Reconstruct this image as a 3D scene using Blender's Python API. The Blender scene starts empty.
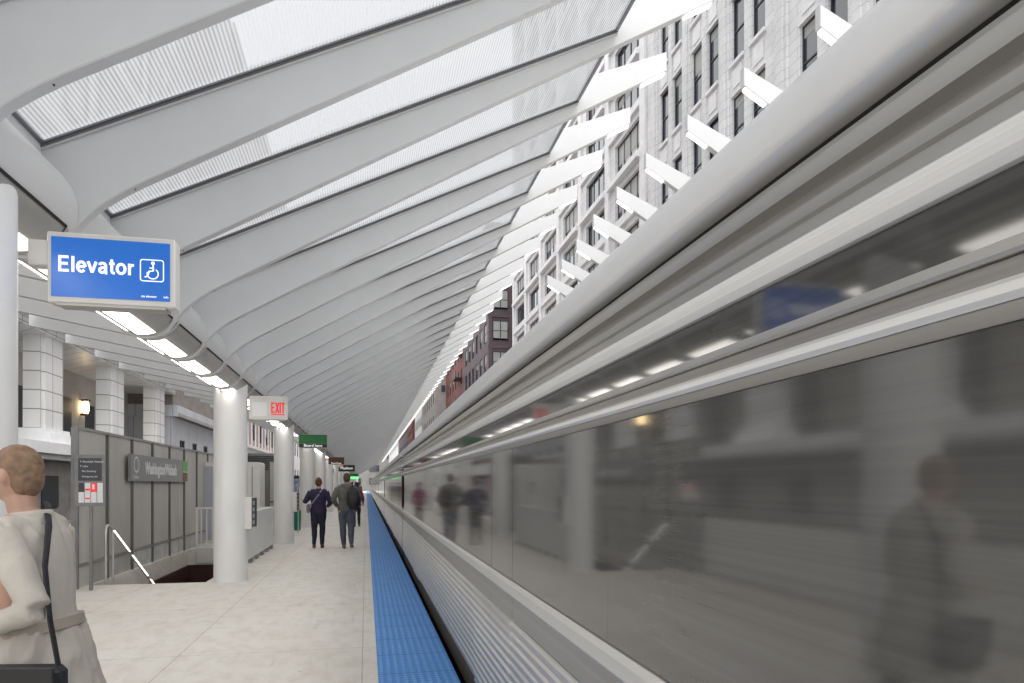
import bpy, math, random
from mathutils import Vector, Matrix
random.seed(7)
R = math.radians
scn = bpy.context.scene
COL = scn.collection

# ------------------------------------------------------------------ helpers
def tag(o, label=None, cat=None, group=None, kind=None):
    if label: o['label'] = label
    if cat: o['category'] = cat
    if group: o['group'] = group
    if kind: o['kind'] = kind
    return o

def empty(name, loc=(0, 0, 0), rz=0.0):
    o = bpy.data.objects.new(name, None)
    o.empty_display_size = 0.2
    o.location = loc; o.rotation_euler = (0, 0, rz)
    COL.objects.link(o)
    return o

class MB:
    """collects shapes, builds one mesh object"""
    def __init__(s): s.v = []; s.f = []; s.m = []; s.sm = []
    def add(s, vs, fs, m=0, smooth=False):
        n = len(s.v); s.v += [tuple(p) for p in vs]
        for f in fs:
            s.f.append(tuple(i + n for i in f)); s.m.append(m); s.sm.append(smooth)
    def box(s, x0, x1, y0, y1, z0, z1, m=0, b=0.0):
        if b <= 0:
            vs = [(x0,y0,z0),(x1,y0,z0),(x1,y1,z0),(x0,y1,z0),(x0,y0,z1),(x1,y0,z1),(x1,y1,z1),(x0,y1,z1)]
            s.add(vs, [(0,3,2,1),(4,5,6,7),(0,1,5,4),(1,2,6,5),(2,3,7,6),(3,0,4,7)], m)
        else:   # chamfered box
            vs = []; idx = {}
            X = (x0,x1); Y = (y0,y1); Z = (z0,z1)
            for i in (0,1):
                for j in (0,1):
                    for k in (0,1):
                        sx = b if i == 0 else -b; sy = b if j == 0 else -b; sz = b if k == 0 else -b
                        idx[i,j,k,0] = len(vs); vs.append((X[i], Y[j]+sy, Z[k]+sz))
                        idx[i,j,k,1] = len(vs); vs.append((X[i]+sx, Y[j], Z[k]+sz))
                        idx[i,j,k,2] = len(vs); vs.append((X[i]+sx, Y[j]+sy, Z[k]))
            fs = []
            for i in (0,1): fs.append([idx[i,j,k,0] for j,k in ((0,0),(1,0),(1,1),(0,1))])
            for j in (0,1): fs.append([idx[i,j,k,1] for i,k in ((0,0),(1,0),(1,1),(0,1))])
            for k in (0,1): fs.append([idx[i,j,k,2] for i,j in ((0,0),(1,0),(1,1),(0,1))])
            for j in (0,1):
                for k in (0,1): fs.append([idx[0,j,k,1], idx[1,j,k,1], idx[1,j,k,2], idx[0,j,k,2]])
            for i in (0,1):
                for k in (0,1): fs.append([idx[i,0,k,0], idx[i,1,k,0], idx[i,1,k,2], idx[i,0,k,2]])
            for i in (0,1):
                for j in (0,1): fs.append([idx[i,j,0,0], idx[i,j,1,0], idx[i,j,1,1], idx[i,j,0,1]])
            for i in (0,1):
                for j in (0,1):
                    for k in (0,1): fs.append([idx[i,j,k,0], idx[i,j,k,1], idx[i,j,k,2]])
            s.add(vs, fs, m)
        return s
    def prism(s, prof, y0, y1, m=0, smooth=False, caps=True):
        """closed profile of (x,z) extruded along y"""
        n = len(prof)
        vs = [(x, y0, z) for x, z in prof] + [(x, y1, z) for x, z in prof]
        s.add(vs, [(i, (i+1) % n, n+(i+1) % n, n+i) for i in range(n)], m, smooth)
        if caps:
            s.add(vs, [tuple(range(n))[::-1], tuple(range(n, 2*n))], m)
        return s
    def strip(s, prof, y0, y1, m=0, smooth=True):
        n = len(prof)
        vs = [(x, y0, z) for x, z in prof] + [(x, y1, z) for x, z in prof]
        s.add(vs, [(i, i+1, n+i+1, n+i) for i in range(n-1)], m, smooth)
        return s
    def tube(s, pts, rad, n=16, m=0, cap=True, up=None):
        """pts: 3d points; rad: scalar / list of (ra,rb)"""
        pts = [Vector(p) for p in pts]; rings = []
        for i, p in enumerate(pts):
            a = pts[max(0, i-1)]; b = pts[min(len(pts)-1, i+1)]
            t = (b-a).normalized()
            ref = Vector(up) if up else (Vector((1,0,0)) if abs(t.x) < 0.8 else Vector((0,1,0)))
            u = (ref - t*ref.dot(t)).normalized(); w = t.cross(u)
            r = rad[i] if isinstance(rad, (list, tuple)) else rad
            ra, rb = r if isinstance(r, (list, tuple)) else (r, r)
            rings.append([p + u*ra*math.cos(2*math.pi*k/n) + w*rb*math.sin(2*math.pi*k/n) for k in range(n)])
        vs = [q for rg in rings for q in rg]; fs = []
        for i in range(len(rings)-1):
            for k in range(n):
                fs.append((i*n+k, i*n+(k+1) % n, (i+1)*n+(k+1) % n, (i+1)*n+k))
        s.add(vs, fs, m, True)
        if cap:
            s.add(rings[0], [tuple(range(n))[::-1]], m); s.add(rings[-1], [tuple(range(n))], m)
        return s
    def ell(s, c, r, m=0, nu=16, nv=10):
        vs = []; fs = []
        for j in range(nv+1):
            th = math.pi*j/nv
            for i in range(nu):
                ph = 2*math.pi*i/nu
                vs.append((c[0]+r[0]*math.sin(th)*math.cos(ph), c[1]+r[1]*math.sin(th)*math.sin(ph), c[2]+r[2]*math.cos(th)))
        for j in range(nv):
            for i in range(nu):
                fs.append((j*nu+i, j*nu+(i+1) % nu, (j+1)*nu+(i+1) % nu, (j+1)*nu+i))
        s.add(vs, fs, m, True); return s
    def mesh(s, name, mats):
        me = bpy.data.meshes.new(name); me.from_pydata(s.v, [], s.f)
        if not isinstance(mats, (list, tuple)): mats = [mats]
        for m in mats: me.materials.append(m)
        me.polygons.foreach_set('material_index', s.m)
        me.polygons.foreach_set('use_smooth', s.sm)
        me.update(); me.validate()
        return me
    def build(s, name, mats, parent=None, loc=(0,0,0)):
        return link(name, s.mesh(name, mats), parent, loc)

def link(name, me, parent=None, loc=(0,0,0)):
    o = bpy.data.objects.new(name, me); o.location = loc
    COL.objects.link(o)
    if parent: o.parent = parent
    return o

def children(o): return [c for c in list(COL.objects) if c.parent == o]
KIDS = {}
def copy_tree(o, parent=None, kids=None):
    c = o.copy(); COL.objects.link(c); c.parent = parent
    for ch in list(o.children): copy_tree(ch, c)
    return c

def text(parent, name, body, size, loc, mat, rot=(R(90), 0, 0), align='LEFT', offset=0.0, sx=1.0, extrude=0.001, bold=0.0):
    cu = bpy.data.curves.new(name, 'FONT'); cu.body = body; cu.size = size
    cu.align_x = align; cu.align_y = 'CENTER'; cu.extrude = extrude; cu.offset = bold; cu.resolution_u = 4
    t = bpy.data.objects.new(name, cu); COL.objects.link(t)
    bpy.context.view_layer.update()
    me = bpy.data.meshes.new_from_object(t.evaluated_get(bpy.context.evaluated_depsgraph_get()))
    bpy.data.objects.remove(t); bpy.data.curves.remove(cu)
    me.materials.clear(); me.materials.append(mat)
    o = link(name, me, parent, loc); o.rotation_euler = rot; o.scale = (sx, 1, 1)
    return o

# ------------------------------------------------------------------ materials
def mat(name, col, rough=0.5, metal=0.0, spec=0.5, var=0.0, vscale=3.0, vstretch=(1,1,1), bump=0.0, bscale=20.0,
        emit=None, estr=0.0, rvar=0.0, coat=0.0, tint=None):
    m = bpy.data.materials.new(name); m.use_nodes = True
    nt = m.node_tree; N = nt.nodes; L = nt.links
    b = N['Principled BSDF']
    b.inputs['Base Color'].default_value = (*col, 1); b.inputs['Roughness'].default_value = rough
    b.inputs['Metallic'].default_value = metal; b.inputs['Specular IOR Level'].default_value = spec
    b.inputs['Coat Weight'].default_value = coat
    if emit: b.inputs['Emission Color'].default_value = (*emit, 1); b.inputs['Emission Strength'].default_value = estr
    geo = N.new('ShaderNodeNewGeometry')
    mp = N.new('ShaderNodeMapping'); mp.inputs['Scale'].default_value = vstretch
    L.new(geo.outputs['Position'], mp.inputs['Vector'])
    if var > 0 or rvar > 0:
        nz = N.new('ShaderNodeTexNoise'); nz.inputs['Scale'].default_value = vscale; nz.inputs['Detail'].default_value = 6; nz.inputs['Roughness'].default_value = .62
        L.new(mp.outputs[0], nz.inputs['Vector'])
    if var > 0:
        mx = N.new('ShaderNodeMix'); mx.data_type = 'RGBA'
        mr = N.new('ShaderNodeMapRange'); mr.inputs['From Min'].default_value = .3; mr.inputs['From Max'].default_value = .7
        L.new(nz.outputs['Fac'], mr.inputs['Value']); L.new(mr.outputs[0], mx.inputs['Factor'])
        t2 = tint or tuple(min(1, c*(1+var)) for c in col)
        mx.inputs[6].default_value = (*[c*(1-var) for c in col], 1); mx.inputs[7].default_value = (*t2, 1)
        L.new(mx.outputs[2], b.inputs['Base Color'])
    if rvar > 0:
        mr = N.new('ShaderNodeMapRange'); mr.inputs['From Min'].default_value = .3; mr.inputs['From Max'].default_value = .7
        mr.inputs['To Min'].default_value = max(0, rough-rvar); mr.inputs['To Max'].default_value = rough+rvar
        L.new(nz.outputs['Fac'], mr.inputs['Value']); L.new(mr.outputs[0], b.inputs['Roughness'])
    if bump > 0:
        n2 = N.new('ShaderNodeTexNoise'); n2.inputs['Scale'].default_value = bscale; n2.inputs['Detail'].default_value = 4
        L.new(mp.outputs[0], n2.inputs['Vector'])
        bp = N.new('ShaderNodeBump'); bp.inputs['Strength'].default_value = bump; bp.inputs['Distance'].default_value = .01
        L.new(n2.outputs['Fac'], bp.inputs['Height']); L.new(bp.outputs[0], b.inputs['Normal'])
    return m

def brick_mat(name, c1, c2, mortar, w, h, ms=.01, rough=.7, bump=.3, var=.12, plane='YZ', offs=.5):
    m = mat(name, c1, rough); nt = m.node_tree; N = nt.nodes; L = nt.links; b = N['Principled BSDF']
    geo = N.new('ShaderNodeNewGeometry'); sp = N.new('ShaderNodeSeparateXYZ'); cb = N.new('ShaderNodeCombineXYZ')
    L.new(geo.outputs['Position'], sp.inputs[0])
    ad = N.new('ShaderNodeMath'); ad.operation = 'ADD'; L.new(sp.outputs['X'], ad.inputs[0]); L.new(sp.outputs['Y'], ad.inputs[1])
    L.new(ad.outputs[0], cb.inputs['X']); L.new(sp.outputs['Z'], cb.inputs['Y'])
    bt = N.new('ShaderNodeTexBrick'); bt.inputs['Color1'].default_value = (*c1, 1); bt.inputs['Color2'].default_value = (*c2, 1)
    bt.inputs['Mortar'].default_value = (*mortar, 1); bt.inputs['Scale'].default_value = 1
    bt.inputs['Brick Width'].default_value = w; bt.inputs['Row Height'].default_value = h; bt.inputs['Mortar Size'].default_value = ms
    bt.offset = offs
    L.new(cb.outputs[0], bt.inputs['Vector'])
    nz = N.new('ShaderNodeTexNoise'); nz.inputs['Scale'].default_value = .6; nz.inputs['Detail'].default_value = 7
    L.new(geo.outputs['Position'], nz.inputs['Vector'])
    mr = N.new('ShaderNodeMapRange'); mr.inputs['From Min'].default_value = .3; mr.inputs['From Max'].default_value = .7
    mr.inputs['To Min'].default_value = 1-var; mr.inputs['To Max'].default_value = 1+var*.3
    L.new(nz.outputs['Fac'], mr.inputs['Value'])
    mu = N.new('ShaderNodeMix'); mu.data_type = 'RGBA'; mu.blend_type = 'MULTIPLY'; mu.inputs['Factor'].default_value = 1
    L.new(bt.outputs['Color'], mu.inputs[6]); L.new(mr.outputs[0], mu.inputs[7]); L.new(mu.outputs[2], b.inputs['Base Color'])
    bp = N.new('ShaderNodeBump'); bp.inputs['Strength'].default_value = bump; bp.inputs['Distance'].default_value = .01; bp.invert = True
    L.new(bt.outputs['Fac'], bp.inputs['Height']); L.new(bp.outputs[0], b.inputs['Normal'])
    return m

M = {}
M['rib'] = mat('white_painted_steel', (.57,.575,.58), .42, var=.045, vscale=1.2, bump=.03, bscale=60)
M['rib2'] = mat('white_painted_trim', (.56,.56,.56), .4, var=.04, vscale=2)
M['column'] = mat('white_painted_column', (.75,.745,.73), .38, var=.075, vscale=2.2, vstretch=(1,1,.35))
M['frame'] = mat('grey_aluminium_frame', (.20,.21,.23), .4, metal=.6, var=.1)
M['lamp'] = mat('lit_lamp_diffuser', (.9,.9,.88), .5, emit=(1,.965,.90), estr=3.2)
M['ledlamp'] = mat('lit_tip_lamp', (.9,.9,.88), .5, emit=(1,.985,.93), estr=.8)
M['lampplate'] = mat('brushed_lamp_tray', (.42,.41,.39), .4, metal=.35, var=.08)
M['dark'] = mat('dark_gap', (.015,.015,.015), .8)
M['black'] = mat('black_plastic', (.02,.02,.022), .45)
M['asphalt'] = mat('asphalt', (.05,.05,.052), .85, var=.3, vscale=2, bump=.3)
M['ballast'] = mat('track_bed', (.05,.045,.04), .9, var=.5, vscale=8, bump=.5)
M['rust'] = mat('dark_red_steel', (.055,.020,.015), .6, var=.3, vscale=3)
M['step'] = mat('concrete_step', (.35,.34,.32), .8, var=.15, vscale=5)
M['galv'] = mat('galvanised_rail', (.62,.61,.59), .28, metal=.75, var=.1)
M['whitepaint'] = mat('white_barrier_paint', (.76,.755,.74), .45, var=.05, vscale=4)
M['cabinet'] = mat('pale_cabinet_paint', (.70,.69,.66), .4, var=.05)
M['cabinetblue'] = mat('pale_blue_grey_paint', (.42,.44,.50), .4, var=.05)
M['greymetal'] = mat('mid_grey_metal', (.22,.22,.22), .5, metal=.3, var=.15)
M['signbox'] = mat('white_sign_case', (.66,.64,.60), .4, var=.06, vscale=6)
M['blue'] = mat('backlit_blue_face', (.016,.105,.40), .25, emit=(.014,.12,.46), estr=.28, var=.12, vscale=2)
M['signwhite'] = mat('white_lettering', (.8,.8,.8), .4, emit=(1,1,1), estr=.35)
M['white'] = mat('white_vinyl', (.72,.72,.72), .4)
M['red'] = mat('red_lettering', (.6,.02,.02), .4, emit=(.8,.03,.03), estr=.3)
M['green'] = mat('green_sign_face', (.015,.16,.035), .4)
M['lgreen'] = mat('light_green_vinyl', (.13,.40,.12), .5)
M['lime'] = mat('lit_green_bar', (.1,.6,.15), .4, emit=(.15,.9,.25), estr=.8)
M['brown'] = mat('brown_sign_face', (.12,.035,.015), .5)
M['lbrown'] = mat('brown_vinyl', (.20,.085,.05), .5)
M['signgrey'] = mat('grey_enamel_sign', (.24,.235,.24), .3, var=.06)
M['tireddark'] = mat('charcoal_sign_panel', (.04,.042,.05), .4)
M['tactile_groove'] = mat('tactile_blue_base', (.045,.17,.52), .55, var=.12, vscale=2)

# platform concrete: slab joints at measured positions + stains
def platform_mat():
    m = mat('platform_concrete', (.5,.5,.5), .55); nt = m.node_tree; N = nt.nodes; L = nt.links; b = N['Principled BSDF']
    geo = N.new('ShaderNodeNewGeometry'); sp = N.new('ShaderNodeSeparateXYZ'); L.new(geo.outputs['Position'], sp.inputs[0])
    def mth(op, a, bb=None, c=None):
        n = N.new('ShaderNodeMath'); n.operation = op
        for i, v in enumerate((a, bb, c)):
            if v is None: continue
            if isinstance(v, (int, float)): n.inputs[i].default_value = v
            else: L.new(v, n.inputs[i])
        return n.outputs[0]
    def joint(axis, off, period, w):
        t = mth('SUBTRACT', sp.outputs[axis], off); t = mth('DIVIDE', t, period)
        fr = mth('SUBTRACT', t, mth('ROUND', t)); d = mth('MULTIPLY', mth('ABSOLUTE', fr), period)
        return mth('LESS_THAN', d, w)
    j = mth('MAXIMUM', joint('X', -1.61, 1.58, .005), joint('Y', 6.46, 2.42, .006))
    n1 = N.new('ShaderNodeTexNoise'); n1.inputs['Scale'].default_value = .9; n1.inputs['Detail'].default_value = 9; n1.inputs['Roughness'].default_value = .65
    n2 = N.new('ShaderNodeTexNoise'); n2.inputs['Scale'].default_value = 6; n2.inputs['Detail'].default_value = 8; n2.inputs['Roughness'].default_value = .7
    mp = N.new('ShaderNodeMapping'); mp.inputs['Scale'].default_value = (1, .55, 1); L.new(geo.outputs['Position'], mp.inputs[0])
    L.new(mp.outputs[0], n1.inputs['Vector']); L.new(mp.outputs[0], n2.inputs['Vector'])
    r1 = N.new('ShaderNodeValToRGB'); L.new(n1.outputs['Fac'], r1.inputs[0])
    e = r1.color_ramp.elements; e[0].position = .32; e[0].color = (.70,.655,.585,1); e[1].position = .60; e[1].color = (.75,.72,.665,1)
    r2 = N.new('ShaderNodeValToRGB'); L.new(n2.outputs['Fac'], r2.inputs[0])
    e = r2.color_ramp.elements; e[0].position = .30; e[0].color = (.84,.82,.79,1); e[1].position = .55; e[1].color = (1,1,1,1)
    mu = N.new('ShaderNodeMix'); mu.data_type = 'RGBA'; mu.blend_type = 'MULTIPLY'; mu.inputs['Factor'].default_value = 1
    L.new(r1.outputs[0], mu.inputs[6]); L.new(r2.outputs[0], mu.inputs[7])
    # slab to slab tone
    cx = mth('FLOOR', mth('DIVIDE', mth('ADD', sp.outputs['X'], 1.61), 1.58)); cy = mth('FLOOR', mth('DIVIDE', mth('SUBTRACT', sp.outputs['Y'], 6.46), 2.42))
    cv = N.new('ShaderNodeCombineXYZ'); L.new(cx, cv.inputs[0]); L.new(cy, cv.inputs[1])
    wn = N.new('ShaderNodeTexWhiteNoise'); wn.noise_dimensions = '3D'; L.new(cv.outputs[0], wn.inputs['Vector'])
    tone = mth('ADD', mth('MULTIPLY', wn.outputs['Value'], .07), .95)
    m2 = N.new('ShaderNodeMix'); m2.data_type = 'RGBA'; m2.blend_type = 'MULTIPLY'; m2.inputs['Factor'].default_value = 1
    L.new(mu.outputs[2], m2.inputs[6]); L.new(tone, m2.inputs[7])
    m3 = N.new('ShaderNodeMix'); m3.data_type = 'RGBA'; L.new(mth('MULTIPLY', j, .45), m3.inputs['Factor'])
    L.new(m2.outputs[2], m3.inputs[6]); m3.inputs[7].default_value = (.19,.175,.15,1)
    vo = N.new('ShaderNodeTexVoronoi'); vo.inputs['Scale'].default_value = 2.6; L.new(geo.outputs['Position'], vo.inputs['Vector'])
    vc = N.new('ShaderNodeSeparateColor'); L.new(vo.outputs['Color'], vc.inputs[0])
    gum = mth('MULTIPLY', mth('LESS_THAN', vo.outputs['Distance'], mth('MULTIPLY', vc.outputs[1], .055)), mth('GREATER_THAN', vc.outputs[0], .45))
    mps = N.new('ShaderNodeMapping'); mps.inputs['Scale'].default_value = (5.0, .55, 1); mps.inputs['Rotation'].default_value = (0,0,1.25); L.new(geo.outputs['Position'], mps.inputs[0])
    ns = N.new('ShaderNodeTexNoise'); ns.inputs['Scale'].default_value = 2.4; ns.inputs['Detail'].default_value = 5; L.new(mps.outputs[0], ns.inputs['Vector'])
    mrs = N.new('ShaderNodeMapRange'); mrs.inputs['From Min'].default_value = .63; mrs.inputs['From Max'].default_value = .74; L.new(ns.outputs['Fac'], mrs.inputs['Value'])
    dirt = mth('MAXIMUM', mth('MULTIPLY', gum, .38), mth('MULTIPLY', mrs.outputs[0], .22))
    m4 = N.new('ShaderNodeMix'); m4.data_type = 'RGBA'; L.new(dirt, m4.inputs['Factor']); L.new(m3.outputs[2], m4.inputs[6]); m4.inputs[7].default_value = (.25,.21,.17,1)
    L.new(m4.outputs[2], b.inputs['Base Color'])
    bp = N.new('ShaderNodeBump'); bp.inputs['Strength'].default_value = .25; bp.inputs['Distance'].default_value = .004
    n3 = N.new('ShaderNodeTexNoise'); n3.inputs['Scale'].default_value = 90; n3.inputs['Detail'].default_value = 3; L.new(geo.outputs['Position'], n3.inputs['Vector'])
    L.new(n3.outputs['Fac'], bp.inputs['Height']); L.new(bp.outputs[0], b.inputs['Normal'])
    return m
M['platform'] = platform_mat()

# tactile strip: raised domes by bump + colour
def tactile_mat():
    m = mat('blue_tactile_tile', (.07,.24,.62), .5); nt = m.node_tree; N = nt.nodes; L = nt.links; b = N['Principled BSDF']
    geo = N.new('ShaderNodeNewGeometry'); sp = N.new('ShaderNodeSeparateXYZ'); L.new(geo.outputs['Position'], sp.inputs[0])
    def mth(op, a, bb=None):
        n = N.new('ShaderNodeMath'); n.operation = op
        for i, v in enumerate((a, bb)):
            if v is None: continue
            if isinstance(v, (int, float)): n.inputs[i].default_value = v
            else: L.new(v, n.inputs[i])
        return n.outputs[0]
    P = .0605
    def cell(ax):
        t = mth('DIVIDE', mth('SUBTRACT', sp.outputs[ax], .093), P); f = mth('SUBTRACT', mth('FRACT', t), .5); return mth('MULTIPLY', f, f)
    d = mth('SQRT', mth('ADD', cell('X'), cell('Y')))
    mr = N.new('ShaderNodeMapRange'); mr.inputs['From Min'].default_value = .20; mr.inputs['From Max'].default_value = .36; mr.inputs['To Min'].default_value = 1; mr.inputs['To Max'].default_value = 0
    L.new(d, mr.inputs['Value'])
    nz = N.new('ShaderNodeTexNoise'); nz.inputs['Scale'].default_value = 2.2; nz.inputs['Detail'].default_value = 8; L.new(geo.outputs['Position'], nz.inputs['Vector'])
    mr2 = N.new('ShaderNodeMapRange'); mr2.inputs['From Min'].default_value = .35; mr2.inputs['From Max'].default_value = .7; L.new(nz.outputs['Fac'], mr2.inputs['Value'])
    wear = mth('MULTIPLY', mr.outputs[0], mth('ADD', mth('MULTIPLY', mr2.outputs[0], .5), .45))
    mx = N.new('ShaderNodeMix'); mx.data_type = 'RGBA'; L.new(wear, mx.inputs['Factor'])
    mx.inputs[6].default_value = (.06,.25,.66,1); mx.inputs[7].default_value = (.24,.50,.84,1)
    # tile joints every 0.61 m
    t = mth('DIVIDE', sp.outputs['Y'], .61); fr = mth('ABSOLUTE', mth('SUBTRACT', t, mth('ROUND', t)))
    jj = mth('MULTIPLY', mth('LESS_THAN', fr, .009), .85)
    m3 = N.new('ShaderNodeMix'); m3.data_type = 'RGBA'; L.new(jj, m3.inputs['Factor']); L.new(mx.outputs[2], m3.inputs[6]); m3.inputs[7].default_value = (.02,.06,.2,1)
    L.new(m3.outputs[2], b.inputs['Base Color'])
    bp = N.new('ShaderNodeBump'); bp.inputs['Strength'].default_value = .8; bp.inputs['Distance'].default_value = .006
    L.new(mr.outputs[0], bp.inputs['Height']); L.new(bp.outputs[0], b.inputs['Normal'])
    return m
M['tactile'] = tactile_mat()

# fritted skylight glass: white stripes running along y, clear between
def frit_mat():
    m = bpy.data.materials.new('fritted_glass'); m.use_nodes = True; nt = m.node_tree; N = nt.nodes; L = nt.links
    N.clear(); out = N.new('ShaderNodeOutputMaterial')
    geo = N.new('ShaderNodeNewGeometry'); sp = N.new('ShaderNodeSeparateXYZ'); L.new(geo.outputs['Position'], sp.inputs[0])
    t = N.new('ShaderNodeMath'); t.operation = 'MULTIPLY'; t.inputs[1].default_value = 1/.023; L.new(sp.outputs['X'], t.inputs[0])
    f = N.new('ShaderNodeMath'); f.operation = 'FRACT'; L.new(t.outputs[0], f.inputs[0])
    c = N.new('ShaderNodeMath'); c.operation = 'LESS_THAN'; c.inputs[1].default_value = .55; L.new(f.outputs[0], c.inputs[0])
    mr = N.new('ShaderNodeMapRange'); mr.inputs['To Min'].default_value = .50; mr.inputs['To Max'].default_value = .88; L.new(c.outputs[0], mr.inputs['Value'])
    tr = N.new('ShaderNodeBsdfTransparent'); tr.inputs[0].default_value = (.40,.41,.425,1)
    tl = N.new('ShaderNodeBsdfTranslucent'); tl.inputs[0].default_value = (.42,.425,.44,1)
    df = N.new('ShaderNodeBsdfDiffuse'); df.inputs[0].default_value = (.75,.76,.78,1)
    mw = N.new('ShaderNodeMixShader'); mw.inputs[0].default_value = .06; L.new(tl.outputs[0], mw.inputs[1]); L.new(df.outputs[0], mw.inputs[2])
    mx = N.new('ShaderNodeMixShader'); L.new(mr.outputs[0], mx.inputs[0]); L.new(tr.outputs[0], mx.inputs[1]); L.new(mw.outputs[0], mx.inputs[2])
    gl = N.new('ShaderNodeBsdfGlossy'); gl.inputs['Roughness'].default_value = .03
    fr = N.new('ShaderNodeFresnel'); fr.inputs[0].default_value = 1.3
    m2 = N.new('ShaderNodeMixShader'); L.new(fr.outputs[0], m2.inputs[0]); L.new(mx.outputs[0], m2.inputs[1]); L.new(gl.outputs[0], m2.inputs[2])
    L.new(m2.outputs[0], out.inputs[0])
    return m
M['frit'] = frit_mat()
def wing_mat():
    m = bpy.data.materials.new('translucent_white_sheet'); m.use_nodes = True; nt = m.node_tree; N = nt.nodes; L = nt.links
    N.clear(); out = N.new('ShaderNodeOutputMaterial')
    tl = N.new('ShaderNodeBsdfTranslucent'); tl.inputs[0].default_value = (.8,.8,.8,1)
    df = N.new('ShaderNodeBsdfDiffuse'); df.inputs[0].default_value = (.7,.7,.7,1)
    mw = N.new('ShaderNodeMixShader'); mw.inputs[0].default_value = .45; L.new(tl.outputs[0], mw.inputs[1]); L.new(df.outputs[0], mw.inputs[2])
    L.new(mw.outputs[0], out.inputs[0]); return m
M['wing'] = wing_mat()

# brushed stainless with fine horizontal streaks (varies with height, long along the car)
def steel_mat(name, col, rough, var, metal=.9, sc=22):
    m = mat(name, col, rough, metal=metal, var=var, vscale=1.0, vstretch=(1, .06, sc), rvar=.05)
    return m
M['steel'] = steel_mat('brushed_stainless', (.47,.46,.44), .34, .16)
M['flute'] = mat('fluted_stainless', (.56,.55,.54), .30, metal=.85, var=.06, vscale=1, vstretch=(1,.1,14))
M['sill'] = steel_mat('bright_stainless_trim', (.56,.55,.53), .34, .07, metal=.35)
M['rail'] = mat('rail_painted_glint', (.72,.71,.69), .22, spec=.7, var=.10, vscale=1, vstretch=(1,.05,60))  # white colour paints in the lamp reflections streaking along the rails
M['band'] = steel_mat('grey_car_band', (.36,.35,.335), .38, .20, metal=.7, sc=40)
M['roof'] = mat('pale_car_roof_paint', (.66,.66,.66), .27, metal=.15, var=.05, vscale=1.2, vstretch=(1,.3,3))
def carglass():
    m = mat('dark_car_glass', (.078,.076,.073), .065, spec=.9, var=.22, vscale=1.0, vstretch=(1,.04,34), rvar=.012)
    m.node_tree.nodes['Principled BSDF'].inputs['IOR'].default_value = 1.62
    return m
M['carglass'] = carglass()
M['upglass'] = mat('smoked_panel', (.055,.053,.05), .065, spec=.9, var=.3, vscale=1, vstretch=(1,.12,40))
M['gasket'] = mat('dark_window_post', (.055,.053,.051), .16, spec=.8, var=.1)
M['under'] = mat('underframe', (.10,.095,.085), .6, metal=.3, var=.3, vscale=5)

M['terra'] = brick_mat('white_terracotta', (.80,.80,.81), (.75,.75,.76), (.52,.52,.53), 1.1, .42, .012, var=.16)
M['terra_l'] = brick_mat('glazed_white_block', (.76,.76,.75), (.71,.71,.70), (.22,.22,.22), .62, .50, .014, rough=.35, var=.10, offs=0.0)
M['terra_trim'] = mat('white_stone_trim', (.78,.78,.79), .6, var=.08, vscale=2)
M['purple'] = brick_mat('plum_brick', (.125,.085,.10), (.105,.075,.09), (.16,.13,.14), .5, .16, .012, var=.2)
M['redbrick'] = brick_mat('red_brick', (.20,.05,.04), (.16,.045,.038), (.2,.12,.10), .5, .16, .012, var=.2)
M['pinkbrick'] = brick_mat('pink_brick', (.42,.27,.26), (.37,.23,.22), (.4,.36,.34), .5, .16, .012, var=.15)
M['brownbrick'] = brick_mat('taupe_brick', (.24,.21,.19), (.19,.165,.15), (.25,.23,.21), .45, .13, .01, var=.3)
M['palepanel'] = brick_mat('pale_wall_panels', (.50,.51,.54), (.47,.48,.51), (.3,.3,.32), 1.5, 3.2, .02, var=.14, offs=0.0)
M['greywall'] = brick_mat('grey_beige_wall', (.36,.34,.33), (.33,.31,.30), (.26,.25,.24), 1.2, .5, .012, var=.2)
M['darkwall'] = mat('beige_grey_shopfront', (.34,.32,.30), .6, var=.3, vscale=1.5)  # beige-grey wall colour of the lower storey
M['loggia'] = mat('loggia_plaster', (.42,.39,.36), .8, var=.15, vscale=1)
M['winframe'] = mat('dark_window_frame', (.035,.04,.05), .5)
M['winglass'] = mat('dark_window_glass', (.03,.035,.045), .06, spec=.7, var=.5, vscale=.45)
M['blind'] = mat('pale_blind', (.42,.43,.42), .7, var=.12, vscale=.7)
M['mesh'] = mat('grey_woven_screen', (.52,.51,.49), .6, metal=.35, var=.14, vscale=1.1, vstretch=(1,1,.4), bump=.4, bscale=160)
M['meshpost'] = mat('dark_screen_post', (.17,.165,.16), .5, metal=.3)
M['meshrail'] = mat('screen_rail', (.30,.295,.28), .45, metal=.4)
M['patch'] = mat('screen_base_panel', (.52,.51,.49), .6, var=.25, vscale=4)
M['warm'] = mat('warm_lantern', (.9,.7,.4), .5, emit=(1,.72,.38), estr=6)
M['screenart'] = mat('poster_face', (.28,.31,.42), .3, var=.75, vscale=6)

# ------------------------------------------------------------------ world, sun, camera
w = bpy.data.worlds.new('World'); scn.world = w; w.use_nodes = True
nt = w.node_tree; N = nt.nodes; L = nt.links; bg = N['Background']
sky = N.new('ShaderNodeTexSky'); sky.sky_type = 'NISHITA'; sky.sun_disc = False
SUN_EL, SUN_AZ = R(70), R(130)
sky.sun_elevation = SUN_EL; sky.sun_rotation = SUN_AZ; sky.dust_density = 4; sky.air_density = 1.2; sky.ozone_density = 1
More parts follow.
